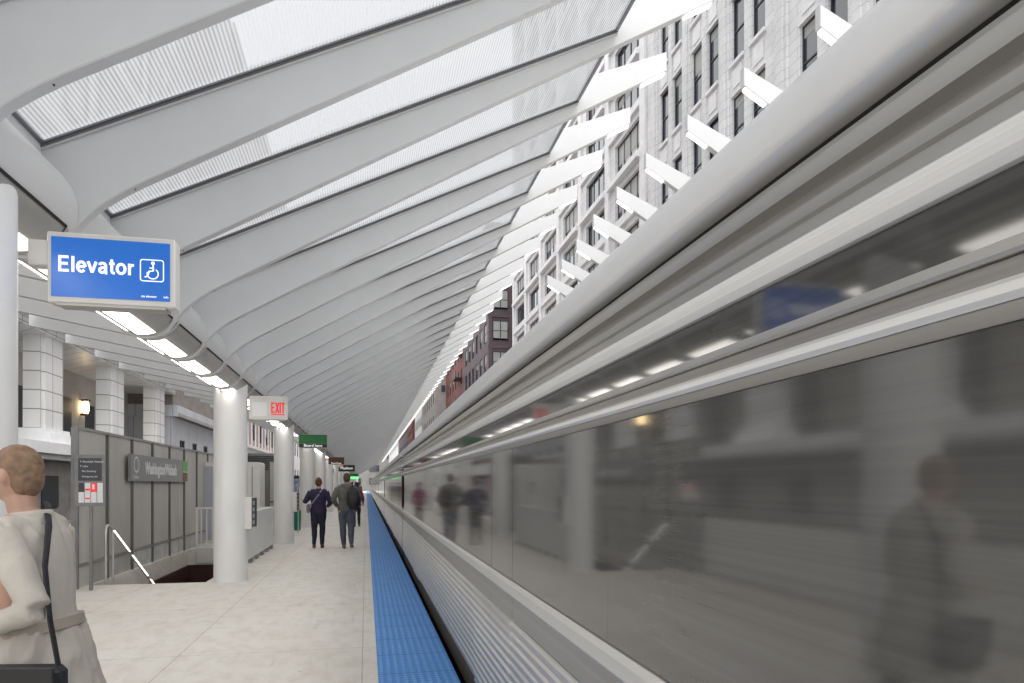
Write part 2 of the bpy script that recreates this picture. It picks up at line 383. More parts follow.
# overcast: pull the blue out of the sky and even it with a high cloud sheet
hs = N.new('ShaderNodeHueSaturation'); hs.inputs['Saturation'].default_value = .12
L.new(sky.outputs[0], hs.inputs['Color'])
tc = N.new('ShaderNodeTexCoord'); cn = N.new('ShaderNodeTexNoise'); cn.inputs['Scale'].default_value = 2.2; cn.inputs['Detail'].default_value = 6
L.new(tc.outputs['Generated'], cn.inputs['Vector'])
cr = N.new('ShaderNodeMapRange'); cr.inputs['From Min'].default_value = .3; cr.inputs['From Max'].default_value = .7
cr.inputs['To Min'].default_value = 9.5; cr.inputs['To Max'].default_value = 12.5; L.new(cn.outputs['Fac'], cr.inputs['Value'])
cm = N.new('ShaderNodeMix'); cm.data_type = 'RGBA'; cm.inputs['Factor'].default_value = .75
L.new(hs.outputs[0], cm.inputs[6]); L.new(cr.outputs[0], cm.inputs[7])
L.new(cm.outputs[2], bg.inputs['Color']); bg.inputs['Strength'].default_value = .12

sl = bpy.data.lights.new('sun', 'SUN'); sl.energy = 1.15; sl.angle = R(35); sl.color = (1,.97,.93)
so = bpy.data.objects.new('sun', sl); COL.objects.link(so)
d = Vector((math.sin(SUN_AZ)*math.cos(SUN_EL), math.cos(SUN_AZ)*math.cos(SUN_EL), math.sin(SUN_EL)))
so.rotation_euler = d.to_track_quat('Z', 'Y').to_euler()

H = 1.5
cam = bpy.data.cameras.new('camera'); cam.lens = 24.01; cam.sensor_width = 36; cam.shift_y = 143.5/1024
cam.clip_end = 2000; cam.clip_start = .05
co = bpy.data.objects.new('camera', cam); COL.objects.link(co); scn.camera = co
co.location = (0, 0, H); co.rotation_euler = (R(90), 0, -R(12.07))
scn.view_settings.view_transform = 'Standard'; scn.view_settings.look = 'None'
scn.view_settings.exposure = 1.0; scn.view_settings.gamma = 1
scn.cycles.max_bounces = 10; scn.cycles.transparent_max_bounces = 24; scn.cycles.diffuse_bounces = 5
scn.cycles.use_denoising = True

# ------------------------------------------------------------------ setting
YE = 175.0     # far end of the platform
ZG = -6.2
b = MB(); b.box(-400, 400, -100, 900, ZG-.5, ZG); tag(b.build('ground', M['asphalt']), 'dark asphalt street ground under the elevated railway', kind='structure')
b = MB()
Y0P = -8
XS0, XS1, YS0, YS1 = -4.02, -2.42, 11.3, 17.0
b.box(-4.15, .692, Y0P, YS0, -.35, 0)
b.box(-4.15, .692, YS1, YE, -.35, 0)
b.box(XS1, .692, YS0, YS1, -.35, 0)
b.box(-4.15, XS0, YS0, YS1, -.35, 0)
tag(b.build('platform', M['platform']), 'pale concrete station platform', kind='structure')
b = MB(); b.box(.093, .700, Y0P, YE, .0, .006)
tag(b.build('tactile_paving', M['tactile']), 'blue tactile paving strip along the platform edge', kind='structure')
b = MB(); b.box(.55, 7.4, Y0P-5, YE+20, -1.65, -1.35); b.box(.50, .56, Y0P, YE, -1.35, -.36, )
for xr in (1.45, 2.9, 5.0, 6.4): b.box(xr-.035, xr+.035, Y0P-5, YE+20, -1.346, -1.19, 1)
tag(b.build('track_bed', [M['ballast'], M['greymetal']]), 'dark track bed with rails', kind='structure')
b = MB(); b.box(7.5, 13.2, Y0P, YE, -.35, 0.0)
tag(b.build('far_platform', M['platform']), 'opposite platform beyond the train', kind='structure')

# ------------------------------------------------------------------ canopy
SP = 1.1833; Y_R0 = 6.03; HW = .043
def yr(k): return Y_R0 + SP*k
K0, K1 = -8, 110
ORD = ['first','second','third','fourth','fifth','sixth','seventh','eighth','ninth','tenth','eleventh','twelfth','thirteenth','fourteenth','fifteenth','sixteenth']

def catmull(pts, n=5):
    out = []
    P = [pts[0]] + list(pts) + [pts[-1]]
    for i in range(1, len(P)-2):
        p0, p1, p2, p3 = P[i-1], P[i], P[i+1], P[i+2]
        for j in range(n):
            t = j/n
            out.append(tuple(.5*((2*p1[a]) + (-p0[a]+p2[a])*t + (2*p0[a]-5*p1[a]+4*p2[a]-p3[a])*t*t + (-p0[a]+3*p1[a]-3*p2[a]+p3[a])*t**3) for a in (0, 1)))
    out.append(tuple(pts[-1])); return out
S_CURVE = catmull([(-2.95,3.42),(-2.72,3.365),(-2.52,3.26),(-2.41,3.11),(-2.28,2.975),(-2.09,2.915),(-1.94,2.955),(-1.855,3.04),(-1.785,3.145),(-1.68,3.26),(-1.56,3.355),(-1.42,3.447),(-1.28,3.528)], 5)
def rib_profile(xt=3.32, xl=-4.6):
    zt = 3.42+.572*(xt+1.47)
    bot = [(xl, 3.39+.18*(-2.75-xl))] + S_CURVE + [(xt, zt+.015)]
    s = (xt-3.32)
    top = [(xt, zt+.23), (2.43+s, 6.01+s*.572), (2.36+s, 5.99+s*.572), (2.28+s*.9, 5.76+s*.5), (-1.96,3.70), (-2.03,3.68), (-2.3,3.66), (xl+.15, 3.66+.135*(-2.06-xl)), (xl, 3.66+.135*(-2.06-xl))]
    return bot, top
def rib_mesh(name, xt=3.32, mirror=False, xl=-4.6):
    bot, top = rib_profile(xt, xl)
    if mirror:
        bot = [(2*3.76-x, z) for x, z in bot]; top = [(2*3.76-x, z) for x, z in top]
    ring = bot + top; n = len(ring); b = MB(); c = .006
    # chamfered plate: face polygons inset by c is approximated by narrower face + sloped rim
    def inset(poly):
        out = []
        for i in range(len(poly)):
            a = Vector(poly[i-1]); p = Vector(poly[i]); q = Vector(poly[(i+1) % len(poly)])
            e1 = (p-a).normalized(); e2 = (q-p).normalized()
            n1 = Vector((-e1.y, e1.x)); n2 = Vector((-e2.y, e2.x)); nn = (n1+n2)
            nn = nn.normalized() if nn.length > 1e-6 else n1
            s = -1 if mirror else 1
            out.append(tuple(p + nn*c*s))
        return out
    ins = inset(ring)
    b.prism(ring, -HW+c, HW-c, 0, caps=False)
    for sgn in (-1, 1):
        vs = [(x, sgn*(HW-c), z) for x, z in ring] + [(x, sgn*HW, z) for x, z in ins]
        b.add(vs, [(i, (i+1) % n, n+(i+1) % n, n+i) for i in range(n)], 0)
        b.add([(x, sgn*HW, z) for x, z in ins], [tuple(range(n))], 0)
    # weep-hole dot under the bend
    if not mirror:
        b.tube([(-1.47,0,3.417),(-1.47,0,3.44)], .011, 10, 1)
    return b.mesh(name, [M['rib'], M['dark']])
# rib tips reach a little further out along the wave of the canopy edge
TIPS = {-2:3.30, -1:3.28, 0:3.26, 1:3.32, 2:3.36, 3:3.40, 4:3.39, 5:3.38, 6:3.37, 7:3.32}
rib_cache = {}
def xl_for(k):
    return -4.6 + 1.3*min(1, max(0, (yr(k)-14)/18))
def get_rib(xt, mirror=False, xl=-4.6):
    key = (round(xt, 2), mirror, round(xl, 1))
    if key not in rib_cache:
        me = rib_mesh('canopy_rib', key[0], mirror, key[2])
        zt = 3.42+.572*(key[0]+1.47)
        lb = MB(); x1 = key[0]-.02; x0 = x1-.27; s = .572
        def zz(x): return 3.42+.572*(x+1.47)+.002
        vs = []
        for x in (x0, x1):
            for dy in (-.032, .032):
                vs.append((x, dy, zz(x)+.02)); vs.append((x, dy, zz(x)-.012))
        if mirror: vs = [(2*3.76-x, y, z) for x, y, z in vs]
        lb.add(vs, [(0,1,3,2),(4,6,7,5),(0,4,5,1),(2,3,7,6),(1,5,7,3),(0,2,6,4)])
        rib_cache[key] = (me, lb.mesh('tip_lamp', M['ledlamp']))
    return rib_cache[key]
def xt_for(k):
    if k in TIPS: return TIPS[k]
    if k < -2: return 3.30
    return 3.32
for k in range(K0, K1):
    me, lm = get_rib(xt_for(k), False, xl_for(k))
    o = link('canopy_rib', me, None, (0, yr(k), 0)); link('tip_lamp', lm, o)
    if -3 <= k <= 12:
        lab = 'white curved steel canopy rib over the platform, %s counted from the photo\'s top left' % ORD[k+3]
    elif k > 12: lab = 'white curved canopy rib in the distant run beyond the sixteenth'
    else: lab = 'white curved canopy rib overhead behind the nearest visible one'
    tag(o, lab, 'canopy rib', 'white steel ribs of the near canopy')
# opposite canopy ribs
XR = {0:4.54, 1:4.41, 2:4.29, 3:4.21, 4:4.20, 5:4.20, 6:4.25, 7:4.28}
for k in range(-3, 9):
    xr = XR.get(k, 4.6 if k < 0 else 4.28); xt = 2*3.76 - (xr-.13)
    me, lm = get_rib(xt, True)
    o = link('canopy_rib', me, None, (0, yr(k), 0)); link('tip_lamp', lm, o)
    if 0 <= k <= 8: lab = 'downward sloping rib tip of the opposite canopy above the train roof, %s from the right' % ORD[k]
    else: lab = 'far rib tip of the opposite canopy seen small above the train roof'
    tag(o, lab, 'canopy rib', 'ribs of the opposite canopy')

# light trough bays + roof bays
XC, ZC, RT = -2.08, 3.235, .30
def arcpts(r, a0, a1, n): # angle from straight down, positive to the right
    return [(XC + r*math.sin(a0+(a1-a0)*i/n), ZC - r*math.cos(a0+(a1-a0)*i/n)) for i in range(n+1)]
y0, y1 = HW+.002, SP-HW-.002
b = MB(); b.strip(arcpts(RT, 0, 2*math.pi, 48), y0, y1)
trough = b.mesh('shell', M['rib2'])
b = MB(); b.strip(arcpts(RT+.003, R(-44), R(62), 18), y0+.05, y1-.05); tray = b.mesh('lamp_tray', M['lampplate'])
b = MB(); b.strip(arcpts(RT+.007, R(-9), R(23), 9), y0+.13, y1-.10); wide = b.mesh('diffuser', M['lamp'])
b = MB(); b.strip(arcpts(RT+.007, R(-34), R(-22), 5), y0+.13, y1-.10); narrow = b.mesh('diffuser', M['lamp'])
b = MB(); b.strip(arcpts(RT+.008, R(61), R(64.5), 2), y0+.06, y1-.10); b.strip(arcpts(RT+.007, R(52), R(62), 2), y1-.112, y1-.10); slot = b.mesh('vent_slot', M['dark'])
def ztop(x): return 3.64+.487*(x+1.98)
def slab(b, pts, th, y0, y1, m=0):
    prof = [(x, z) for x, z in pts] + [(x, z+th) for x, z in reversed(pts)]
    b.prism(prof, y0, y1, m)
b = MB(); b.strip([(2.26, ztop(2.26)), (-1.965, ztop(-1.965))], y0+.03, y1-.03, 0, False); pane = b.mesh('glass_pane', M['frit'])
b = MB()
slab(b, [(-1.985, ztop(-1.985)-.012), (2.28, ztop(2.28)-.012)], .018, y1-.032, y1-.020, 0)
slab(b, [(-1.985, ztop(-1.985)-.026), (2.28, ztop(2.28)-.026)], .030, y1-.019, y1-.012, 1)
slab(b, [(-1.985, ztop(-1.985)-.040), (2.28, ztop(2.28)-.040)], .040, y1-.011, y1-.0005, 2)
slab(b, [(-1.985, ztop(-1.985)-.012), (2.28, ztop(2.28)-.012)], .018, y0, y0+.030, 0)
slab(b, [(-1.985, ztop(-1.985)-.012), (-1.967, ztop(-1.967)-.012)], .022, y0+.031, y1-.033, 0)
slab(b, [(2.25, ztop(2.25)-.02), (2.28, ztop(2.28)-.02)], .06, y0+.031, y1-.033, 0)
gframe = b.mesh('glazing_frame', [M['frame'], M['meshpost'], M['rib2']])
b = MB()
# bulkhead panel from trough to glass and the solid left wing panel
slab(b, [(-2.03, 3.50), (-1.99, ztop(-1.99)-.01)], .012, y0, y1)
b.prism([(-2.05,3.50),(-1.988,3.50),(-1.988,3.66),(-2.05,3.66)], y0, y1)
bulk = b.mesh('bulkhead_panel', M['rib'])
wings = {}
def wing_for(k):
    xl = round(xl_for(k), 1)
    if xl not in wings:
        b = MB(); b.strip([(-2.06,3.62), (xl+.1, 3.62+.127*(-2.06-xl))], y0, y1, 0, False); wings[xl] = b.mesh('roof_panel', M['wing'])
    return wings[xl]
for k in range(K0, K1-1):
    g1 = 'lit trough bays along the column line'; g2 = 'glass roof bays between the ribs'
    t = link('light_trough', trough, None, (0, yr(k), 0))
    link('lamp_tray', tray, t); link('diffuser', wide, t); link('diffuser', narrow, t); link('vent_slot', slot, t)
    if -2 <= k <= 9: lab = 'round white lamp trough with lit panels on the column line, %s bay from the left' % ORD[k+2]
    else: lab = 'small distant bay of the lit lamp trough over the far columns'
    tag(t, lab if k >= -2 else 'lamp trough bay overhead behind the nearest column', 'lamp trough', g1)
    s = link('roof_bay', bulk, None, (0, yr(k), 0))
    link('roof_panel', wing_for(k), s); link('glass_pane', pane, s); link('glazing_frame', gframe, s)
    if -3 <= k <= 9: lab = 'striped glass skylight strip between ribs, %s from the top left corner' % ORD[k+3]
    else: lab = 'far thin skylight strip hidden between the distant ribs'
    tag(s, lab if k >= -3 else 'striped skylight strip overhead at the photo\'s near edge', 'skylight', g2)

# columns
CY = [(4.08 if i == 0 else 4.27) + 7.1*i for i in range(-1, 24)]
CX = -2.07
b = MB(); b.tube([(0,0,.0),(0,0,1.0),(0,0,3.22)], .248, 40); shaft = b.mesh('column', M['column'])
b = MB(); b.tube([(0,0,0),(0,0,.018)], .262, 40); collar = b.mesh('base_plate', M['whitepaint'])
for i, y in enumerate(CY):
    o = link('platform_column', shaft, None, (CX, y, 0)); link('base_plate', collar, o, (0,0,.0))
    labs = {0:'white round column behind the camera', 1:'thick white round column at the left edge carrying the elevator sign', 2:'white round column beside the stairwell below the lamp trough',
            3:'white round column behind the white barrier, second beyond the elevator sign', 4:'white round column below the green sign', 5:'white round column right of the one under the green sign'}
    tag(o, labs.get(i, 'slim far white column in the row beyond the walkers'), 'column', 'white round canopy columns')

# ------------------------------------------------------------------ train
X_T = .78; XCEN = 2.20
def car_meshes():
    P = {}
    Lc = 14.55
    def both(b, prof, m=0, smooth=False, y0=0, y1=Lc):
        b.prism(prof, y0, y1, m, smooth); b.prism([(2*XCEN-x, z) for x, z in prof][::-1], y0, y1, m, smooth)
    # fluted lower side
    pr = [(X_T+.07,.09),(X_T,.09)]; n = 12; z0 = .11; ph = (.76-z0)/n
    for i in range(n):
        z = z0+i*ph
        pr += [(X_T, z), (X_T-.011, z+ph*.22), (X_T-.011, z+ph*.60), (X_T, z+ph*.82)]
    pr += [(X_T,.762),(X_T+.07,.762)]
    b = MB(); both(b, pr); P['fluted_side'] = (b, M['flute'])
    b = MB()
    both(b, [(X_T+.07,.764),(X_T+.002,.764),(X_T+.002,.888),(X_T+.07,.888)]); P['side_band'] = (b, M['band'])
    b = MB(); both(b, [(X_T+.07,.890),(X_T-.006,.890),(X_T-.016,.905),(X_T-.018,.955),(X_T-.004,.976),(X_T+.07,.978)]); P['sill'] = (b, M['sill'])
    b = MB()
    both(b, [(X_T+.07,1.702),(X_T-.002,1.702),(X_T-.004,1.726),(X_T+.07,1.726)])
    both(b, [(X_T+.07,1.757),(X_T+.004,1.757),(X_T+.004,1.783),(X_T+.07,1.783)])
    P['window_header'] = (b, M['band'])
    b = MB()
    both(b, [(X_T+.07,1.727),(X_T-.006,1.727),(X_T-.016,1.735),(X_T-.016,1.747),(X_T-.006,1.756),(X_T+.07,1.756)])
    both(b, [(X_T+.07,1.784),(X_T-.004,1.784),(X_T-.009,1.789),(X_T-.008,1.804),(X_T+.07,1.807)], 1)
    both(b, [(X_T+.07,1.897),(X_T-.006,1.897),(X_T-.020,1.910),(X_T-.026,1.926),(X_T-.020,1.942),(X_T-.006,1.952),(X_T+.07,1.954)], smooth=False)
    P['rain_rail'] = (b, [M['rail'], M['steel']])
    b = MB(); both(b, [(X_T+.07,1.809),(X_T+.006,1.809),(X_T+.006,1.895),(X_T+.07,1.895)]); P['upper_glass'] = (b, M['upglass'])
    # letterboard with steps
    pr = [(X_T+.07,1.956)]
    zs = [(1.956,.010),(1.985,.010),(1.990,.002),(2.012,.002),(2.018,.012),(2.036,.014),(2.042,-.010),(2.072,-.012),(2.076,.006),(2.096,.008)]
    pr += [(X_T+dx, z) for z, dx in zs] + [(X_T+.07,2.096)]
    b = MB(); both(b, pr); P['letterboard'] = (b, M['steel'])
    # roof: drip edge, rounded shoulder, crown
    cx, cz, r = X_T+.235, 2.150, .262
    pr = [(X_T+.012,2.122),(X_T-.028,2.126)] + catmull([(X_T-.032,2.138),(X_T-.018,2.19),(X_T+.012,2.25),(X_T+.055,2.305),(.90,2.362),(1.02,2.425),(1.25,2.49),(1.6,2.55),(XCEN,2.58)], 4)
    full = pr + [(2*XCEN-x, z) for x, z in pr[-2::-1]]
    b = MB(); b.prism(full, 0, Lc, 0, True, caps=True); P['roof'] = (b, M['roof'])
    # inner shell / ends / floor
    b = MB(); b.box(X_T+.06, 2*XCEN-X_T-.06, .02, Lc-.02, .0, 2.095, 0); b.box(X_T+.02, 2*XCEN-X_T-.02, .1, Lc-.1, -.12, .085, 1)
    for yb in (2.6, Lc-2.6):   # trucks
        b.box(X_T+.35, 2*XCEN-X_T-.35, yb-1.2, yb+1.2, -.75, -.3, 1)
    b.box(X_T+.03, 2*XCEN-X_T-.03, .03, Lc-.03, 2.097, 2.121, 2)
    P['car_body'] = (b, [M['gasket'], M['under'], M['dark']])
    b = MB()
    for yb in (1.8, 3.4, Lc-3.4, Lc-1.8):
        for xw in (1.45, 2.92):
            b.tube([(xw-.06,yb,-.83),(xw+.06,yb,-.83)], .355, 24)
    P['wheels'] = (b, M['under'])
    # roof vents
    b = MB()
    for yb in (3.5, 7.2, 11.0): b.box(XCEN-.5, XCEN+.5, yb-.8, yb+.8, 2.50, 2.66, 0, .04)
    P['roof_unit'] = (b, M['greymetal'])
    return P, Lc
P, LC = car_meshes()
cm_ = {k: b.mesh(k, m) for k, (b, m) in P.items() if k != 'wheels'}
pb, pm = P['wheels']; wheelset = pb.mesh('wheelset', pm)
def pane_mesh(L_):
    b = MB(); b.box(X_T+.004, X_T+.03, 0, L_, .979, 1.7015, 0); return b.mesh('window', M['carglass'])
def door_mesh():
    b = MB(); pr = [(X_T+.05,.085),(X_T-.012,.085)]; n = 12; z0 = .11; ph = (.76-z0)/n
    for i in range(n):
        z = z0+i*ph; pr += [(X_T-.003, z), (X_T-.015, z+ph*.22), (X_T-.015, z+ph*.60), (X_T-.003, z+ph*.82)]
    pr += [(X_T-.003,.763),(X_T+.05,.763)]
    b.prism(pr, 0, .63, 0); b.box(X_T-.001, X_T+.05, 0, .63, .7645, .887, 1)
    return b.mesh('door', [M['flute'], M['band']])
def dwin_mesh():
    b = MB(); b.box(X_T+.0035, X_T+.03, .002, .628, .979, 1.7015, 0); return b.mesh('door_window', M['carglass'])
dm, dwm = door_mesh(), dwin_mesh()
panes = {}
lay = []   # (y, kind, length)
def seg(a, b_, n):
    L_ = (b_-a)/n
    for i in range(n): lay.append((a+i*L_+.0003, 'w', L_-.0006))
seg(.35, 3.35, 2); lay += [(3.351,'d',0),(3.984,'d',0)]; seg(4.617, 9.90, 3); lay += [(9.901,'d',0),(10.534,'d',0)]; seg(11.167, 14.2, 2)
CARLAB = ['nearest railcar filling the right of the photo with dark window band and fluted steel side',
          'second railcar along the platform, beside the two walkers', 'third railcar along the blue edge strip', 'fourth railcar along the platform, small', 'far fifth railcar', ]
CAR_Y = [.30 + 14.9*i for i in range(-1, 8)]
for i, cy in enumerate(CAR_Y):
    t = empty('train_car', (0, cy, 0))
    lab = {0:'railcar passing behind the camera at the right edge',1:CARLAB[0],2:CARLAB[1],3:CARLAB[2],4:CARLAB[3]}.get(i, 'small far railcar at the head of the train by the vanishing point')
    tag(t, lab, 'train car', 'cars of the passing train')
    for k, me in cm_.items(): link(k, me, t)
    link('wheels', wheelset, t)
    for (yy, kd, L_) in lay:
        if kd == 'w':
            key = round(L_, 3)
            if key not in panes: panes[key] = pane_mesh(key)
            link('window', panes[key], t, (0, yy, 0))
        else:
            dd = link('door', dm, t, (0, yy, 0)); link('door_window', dwm, dd)

# ------------------------------------------------------------------ signs
def hanging_sign(y, cx0, x0, x1, z0, z1, label, depth=.11, face=None, arm=True):
    t = empty('hanging_sign', ((x0+x1)/2, y, z0))
    tag(t, label, 'sign', 'signs bracketed off the columns')
    w, h = (x1-x0)/2, z1-z0; e = .022
    b = MB(); b.box(-w, w, -depth/2, depth/2, 0, h, 0, .008)
    b.box(-w+.05, w-.05, -depth/2-.0, depth/2, -.012, 0.0, 1)
    b.build('case', [M['signbox'], M['lampplate']], t)
    if arm:
        b = MB(); L_ = (x0+x1)/2 - cx0
        b.box(-L_, -w+.005, -.045, .045, h*.52, h*.88, 0, .006); b.build('bracket', M['signbox'], t)
    return t, w, h, depth
def curve_strip(b, pts, wd, y, m=0):
    """flat ribbon in the xz-plane"""
    pts = [Vector(p) for p in pts]; n = len(pts); vs = []
    for i, p in enumerate(pts):
        a = pts[max(0, i-1)]; c = pts[min(n-1, i+1)]; t = (c-a).normalized(); nn = Vector((-t.y, t.x))*wd/2
        vs += [(p.x+nn.x, y, p.y+nn.y), (p.x-nn.x, y, p.y-nn.y)]
    b.add(vs, [(2*i, 2*i+1, 2*i+3, 2*i+2) for i in range(n-1)], m)

GL = {  # stroke glyphs: advance, polylines (units of cap height)
 'E': (.66, [[(.09,0),(.09,1)],[(.02,.925),(.60,.925)],[(.09,.51),(.56,.51)],[(.02,.075),(.62,.075)]]),
 'X': (.66, [[(.08,0),(.58,1)],[(.58,0),(.08,1)]]), 'I': (.28, [[(.14,0),(.14,1)]]), 'T': (.62, [[(.31,0),(.31,1)],[(.0,.925),(.62,.925)]]),
 'l': (.29, [[(.145,0),(.145,1)]]),
 'v': (.56, [[(.045,.73),(.28,.03)],[(.515,.73),(.28,.03)]]),
 'e': (.60, [[(.08,.37),(.52,.37)],'arc:.30,.365,.225,.30,0,318']),
 'o': (.63, ['arc:.31,.365,.235,.30,0,360']),
 'a': (.60, [[(.47,.50),(.47,.14),(.50,.03),(.56,.03)],'arc:.285,.50,.185,.165,-5,165',[(.47,.40),(.33,.385),(.20,.355),(.125,.29),(.11,.20),(.15,.11),(.23,.07),(.33,.085),(.42,.15),(.47,.25)]]),
 't': (.38, [[(.18,.93),(.18,.20),(.215,.10),(.29,.072),(.36,.078)],[(.03,.665),(.35,.665)]]),
 'r': (.42, [[(.13,0),(.13,.73)],[(.13,.42),(.17,.55),(.25,.63),(.40,.645)]]),
}
def strokes(parent, name, word, cap, x0, y, z0, m, sx=1.0, wt=.168):
    b = MB(); x = x0; n = 0
    for ch in word:
        adv, ls = GL[ch]
        for l_ in ls:
            if isinstance(l_, str):
                cx_, cz_, rx, rz_, a0, a1 = [float(q) for q in l_[4:].split(',')]
                l_ = [(cx_+rx*math.cos(R(a0+(a1-a0)*i/26)), cz_+rz_*math.sin(R(a0+(a1-a0)*i/26))) for i in range(27)]
            n += 1
            curve_strip(b, [(x+px*cap*sx, z0+pz*cap) for px, pz in l_], cap*wt, y-.00015*(n % 4))
        x += (adv+.045)*cap*sx
    b.build(name, m, parent); return x
# Elevator sign
t, w_, h_, d_ = hanging_sign(4.27, CX+.25, -1.722, -1.066, 2.508, 2.902, 'lit blue elevator sign with wheelchair symbol on the left column')
yf = -d_/2
b = MB(); b.box(-w_+.026, w_-.026, yf-.006, yf+.01, .036, h_-.03); b.build('blue_face', M['blue'], t)
strokes(t, 'lettering', 'Elevator', .088, -w_+.062, yf-.009, .172, M['signwhite'], sx=.98)
b = MB(); cx, cz, s = w_-.118, .205, .060; yy = yf-.010
rr = .012; pts = []
for (qx, qz, a0) in ((s-rr, s-rr, 0), (-s+rr, s-rr, 90), (-s+rr, -s+rr, 180), (s-rr, -s+rr, 270)):
    for j in range(5):
        a = R(a0 + 90*j/4); pts.append((cx+qx+rr*math.cos(a), cz+qz+rr*math.sin(a)))
pts.append(pts[0]); curve_strip(b, pts, .0055, yy)
b.add([(cx+.005+.0100*math.cos(2*math.pi*i/14), yy, cz+.042+.0100*math.sin(2*math.pi*i/14)) for i in range(14)], [tuple(range(14))])
curve_strip(b, [(cx+.006,cz+.032),(cx+.007,cz-.002),(cx-.014,cz-.004),(cx-.024,cz-.034),(cx-.038,cz-.038)], .0085, yy-.0004)
curve_strip(b, [(cx+.006,cz+.014),(cx-.013,cz+.014)], .0055, yy-.0008)
curve_strip(b, [(cx+.004+.029*math.cos(R(a)), cz-.018+.029*math.sin(R(a))) for a in range(55, -200, -12)], .006, yy-.0012)
b.build('wheelchair_symbol', M['signwhite'], t)
text(t, 'small_lettering', 'cta elevator', .017, (w_-.175, yf-.009, .058), M['signwhite'])
text(t, 'small_lettering', 'info', .017, (w_-.058, yf-.009, .058), M['signwhite'])

# EXIT sign
t, w_, h_, d_ = hanging_sign(11.37, CX+.25, -1.79, -1.215, 2.53, 2.90, 'white box sign with red EXIT letters on the column by the stairwell', arm=False)
strokes(t, 'lettering', 'EXIT', .165, .045, -d_/2-.003, .105, M['red'], sx=.52, wt=.13)
b = MB(); b.box(.04, .245, -d_/2-.003, -d_/2, .075, .092); b.build('red_bar', M['red'], t)
b = MB(); b.box(-.24, -.02, -d_/2-.002, -d_/2, .05, .27); b.build('blank_panel', M['whitepaint'], t)
# green, brown, black, far green
def board(y, label, top, txt, frac=.3, tm=None, x=(-1.70,-.985), z=(2.47,2.81), back=None):
    t, w_, h_, d_ = hanging_sign(y, CX+.25, x[0], x[1], z[0], z[1], label)
    b = MB()
    if frac < 1: b.box(-w_+.004, w_-.004, -d_/2-.006, -d_/2, h_*frac, h_-.004, 0)
    if frac > 0: b.box(-w_+.004, w_-.004, -d_/2-.006, -d_/2, .004, h_*frac-.003, 1)
    b.build('face', [top, back or M['black']], t)
    text(t, 'lettering', txt, h_*max(frac*.95, .3), (0, -d_/2-.009, h_*frac/2), tm or M['signwhite'], align='CENTER')
    return t
board(18.47, 'green hanging sign with black lower band reading Board here', M['green'], 'Board here')
board(32.67, 'brown hanging sign with black lower band beyond the green one', M['brown'], 'Board here', z=(2.46,2.79))
blk_sign = board(46.87, 'black hanging direction sign above the man in the grey hoodie', M['black'], ' ', frac=.98, x=(-1.80,-.72), z=(2.40,2.84))
text(blk_sign, 'lettering', 'Madison', .24, (0, -.064, .22), M['signwhite'], align='CENTER')
board(82.37, 'small far green hanging sign with lit bar', M['green'], ' ', x=(-2.0,-.85), z=(2.2,2.84), frac=.45, back=M['lime'])
t, w_, h_, d_ = hanging_sign(39.77, CX+.25, -1.74, -1.26, 2.52, 2.72, 'small white hanging sign with red corner between the brown and black signs')
b = MB(); b.box(.08, w_-.01, -d_/2-.004, -d_/2, .09, .19); b.build('red_corner', M['red'], t)
t, w_, h_, d_ = hanging_sign(40.5, CX+.25, -2.05, -1.80, 2.10, 2.44, 'tiny blue elevator sign far down the column row', arm=False)
b = MB(); b.box(-w_+.02, w_-.02, -d_/2-.004, -d_/2, .12, .32); b.build('blue_face', M['blue'], t)

# call boxes on columns
for i, y in ((2, 11.37), (3, 18.47)):
    t = empty('call_box', (CX+.25, y, .84))
    tag(t, 'white box with dark edge panel on the column beside the stairwell' if i == 2 else 'small white box on the column behind the white barrier', 'call box', 'boxes on the columns')
    b = MB(); b.box(-.03, .075, -.10, .07, -.03, .47, 0, .006); b.build('case', M['signbox'], t)
    b = MB(); b.box(.0755, .13, -.09, .06, .01, .46, 0, .004)
    for q in range(4): b.box(.09, .12, -.0935, -.09, .05+.1*q, .11+.1*q, 1)
    b.build('side_panel', [M['tireddark'], M['greymetal']], t)

# ------------------------------------------------------------------ stairwell, barrier, rails
t = empty('staircase', ((XS0+XS1)/2, YS0, 0))
tag(t, 'stairs going down in the dark opening between the grey screen and the column', 'stairs')
b = MB(); hw = (XS1-XS0)/2-.01
for i in range(24): b.box(-hw, hw, .3*i, .3*i+.32, -.17*(i+1)-.17, -.17*(i+1))
b.build('steps', M['step'], t)
b = MB(); b.box(-hw-.06, -hw, 0, 9, -5.5, -.36); b.box(hw, hw+.06, 0, 9, -5.5, -.36); b.box(-hw, hw, 5.71, 5.76, -1.6, -.005)
b.build('side_wall', M['rust'], t)
b = MB(); b.box(-hw, -hw+.03, .1, 5.6, -2.2, -.35); b.build('stringer', M['rust'], t)

t = empty('handrail', (-3.86, 11.42, 0)); tag(t, 'bent steel stair handrail with lit underside left of the stairwell', 'handrail')
b = MB(); b.tube([(0,0,0),(0,0,.5),(0,0,.80),(.0,.02,.86),(0,.07,.885),(0,.14,.87),(0,.22,.83)], .021, 12)
b.tube([(0,.30,0),(0,.30,.78)], .018, 12)
b.tube([(0,.22,.83),(0,2.4,-.36),(0,5.2,-1.9)], .021, 12); b.build('rail', M['galv'], t)
b = MB()
for (a, c) in ((.28,.98),(1.14,1.95),(2.12,2.9)):
    za, zc = .83-(a-.22)*.547, .83-(c-.22)*.547
    b.tube([(.03,a,za-.012),(.03,c,zc-.012)], .012, 8)
b.build('lit_strip', mat('rail_light', (.9,.9,.9), .5, emit=(1,.97,.92), estr=1.1), t)

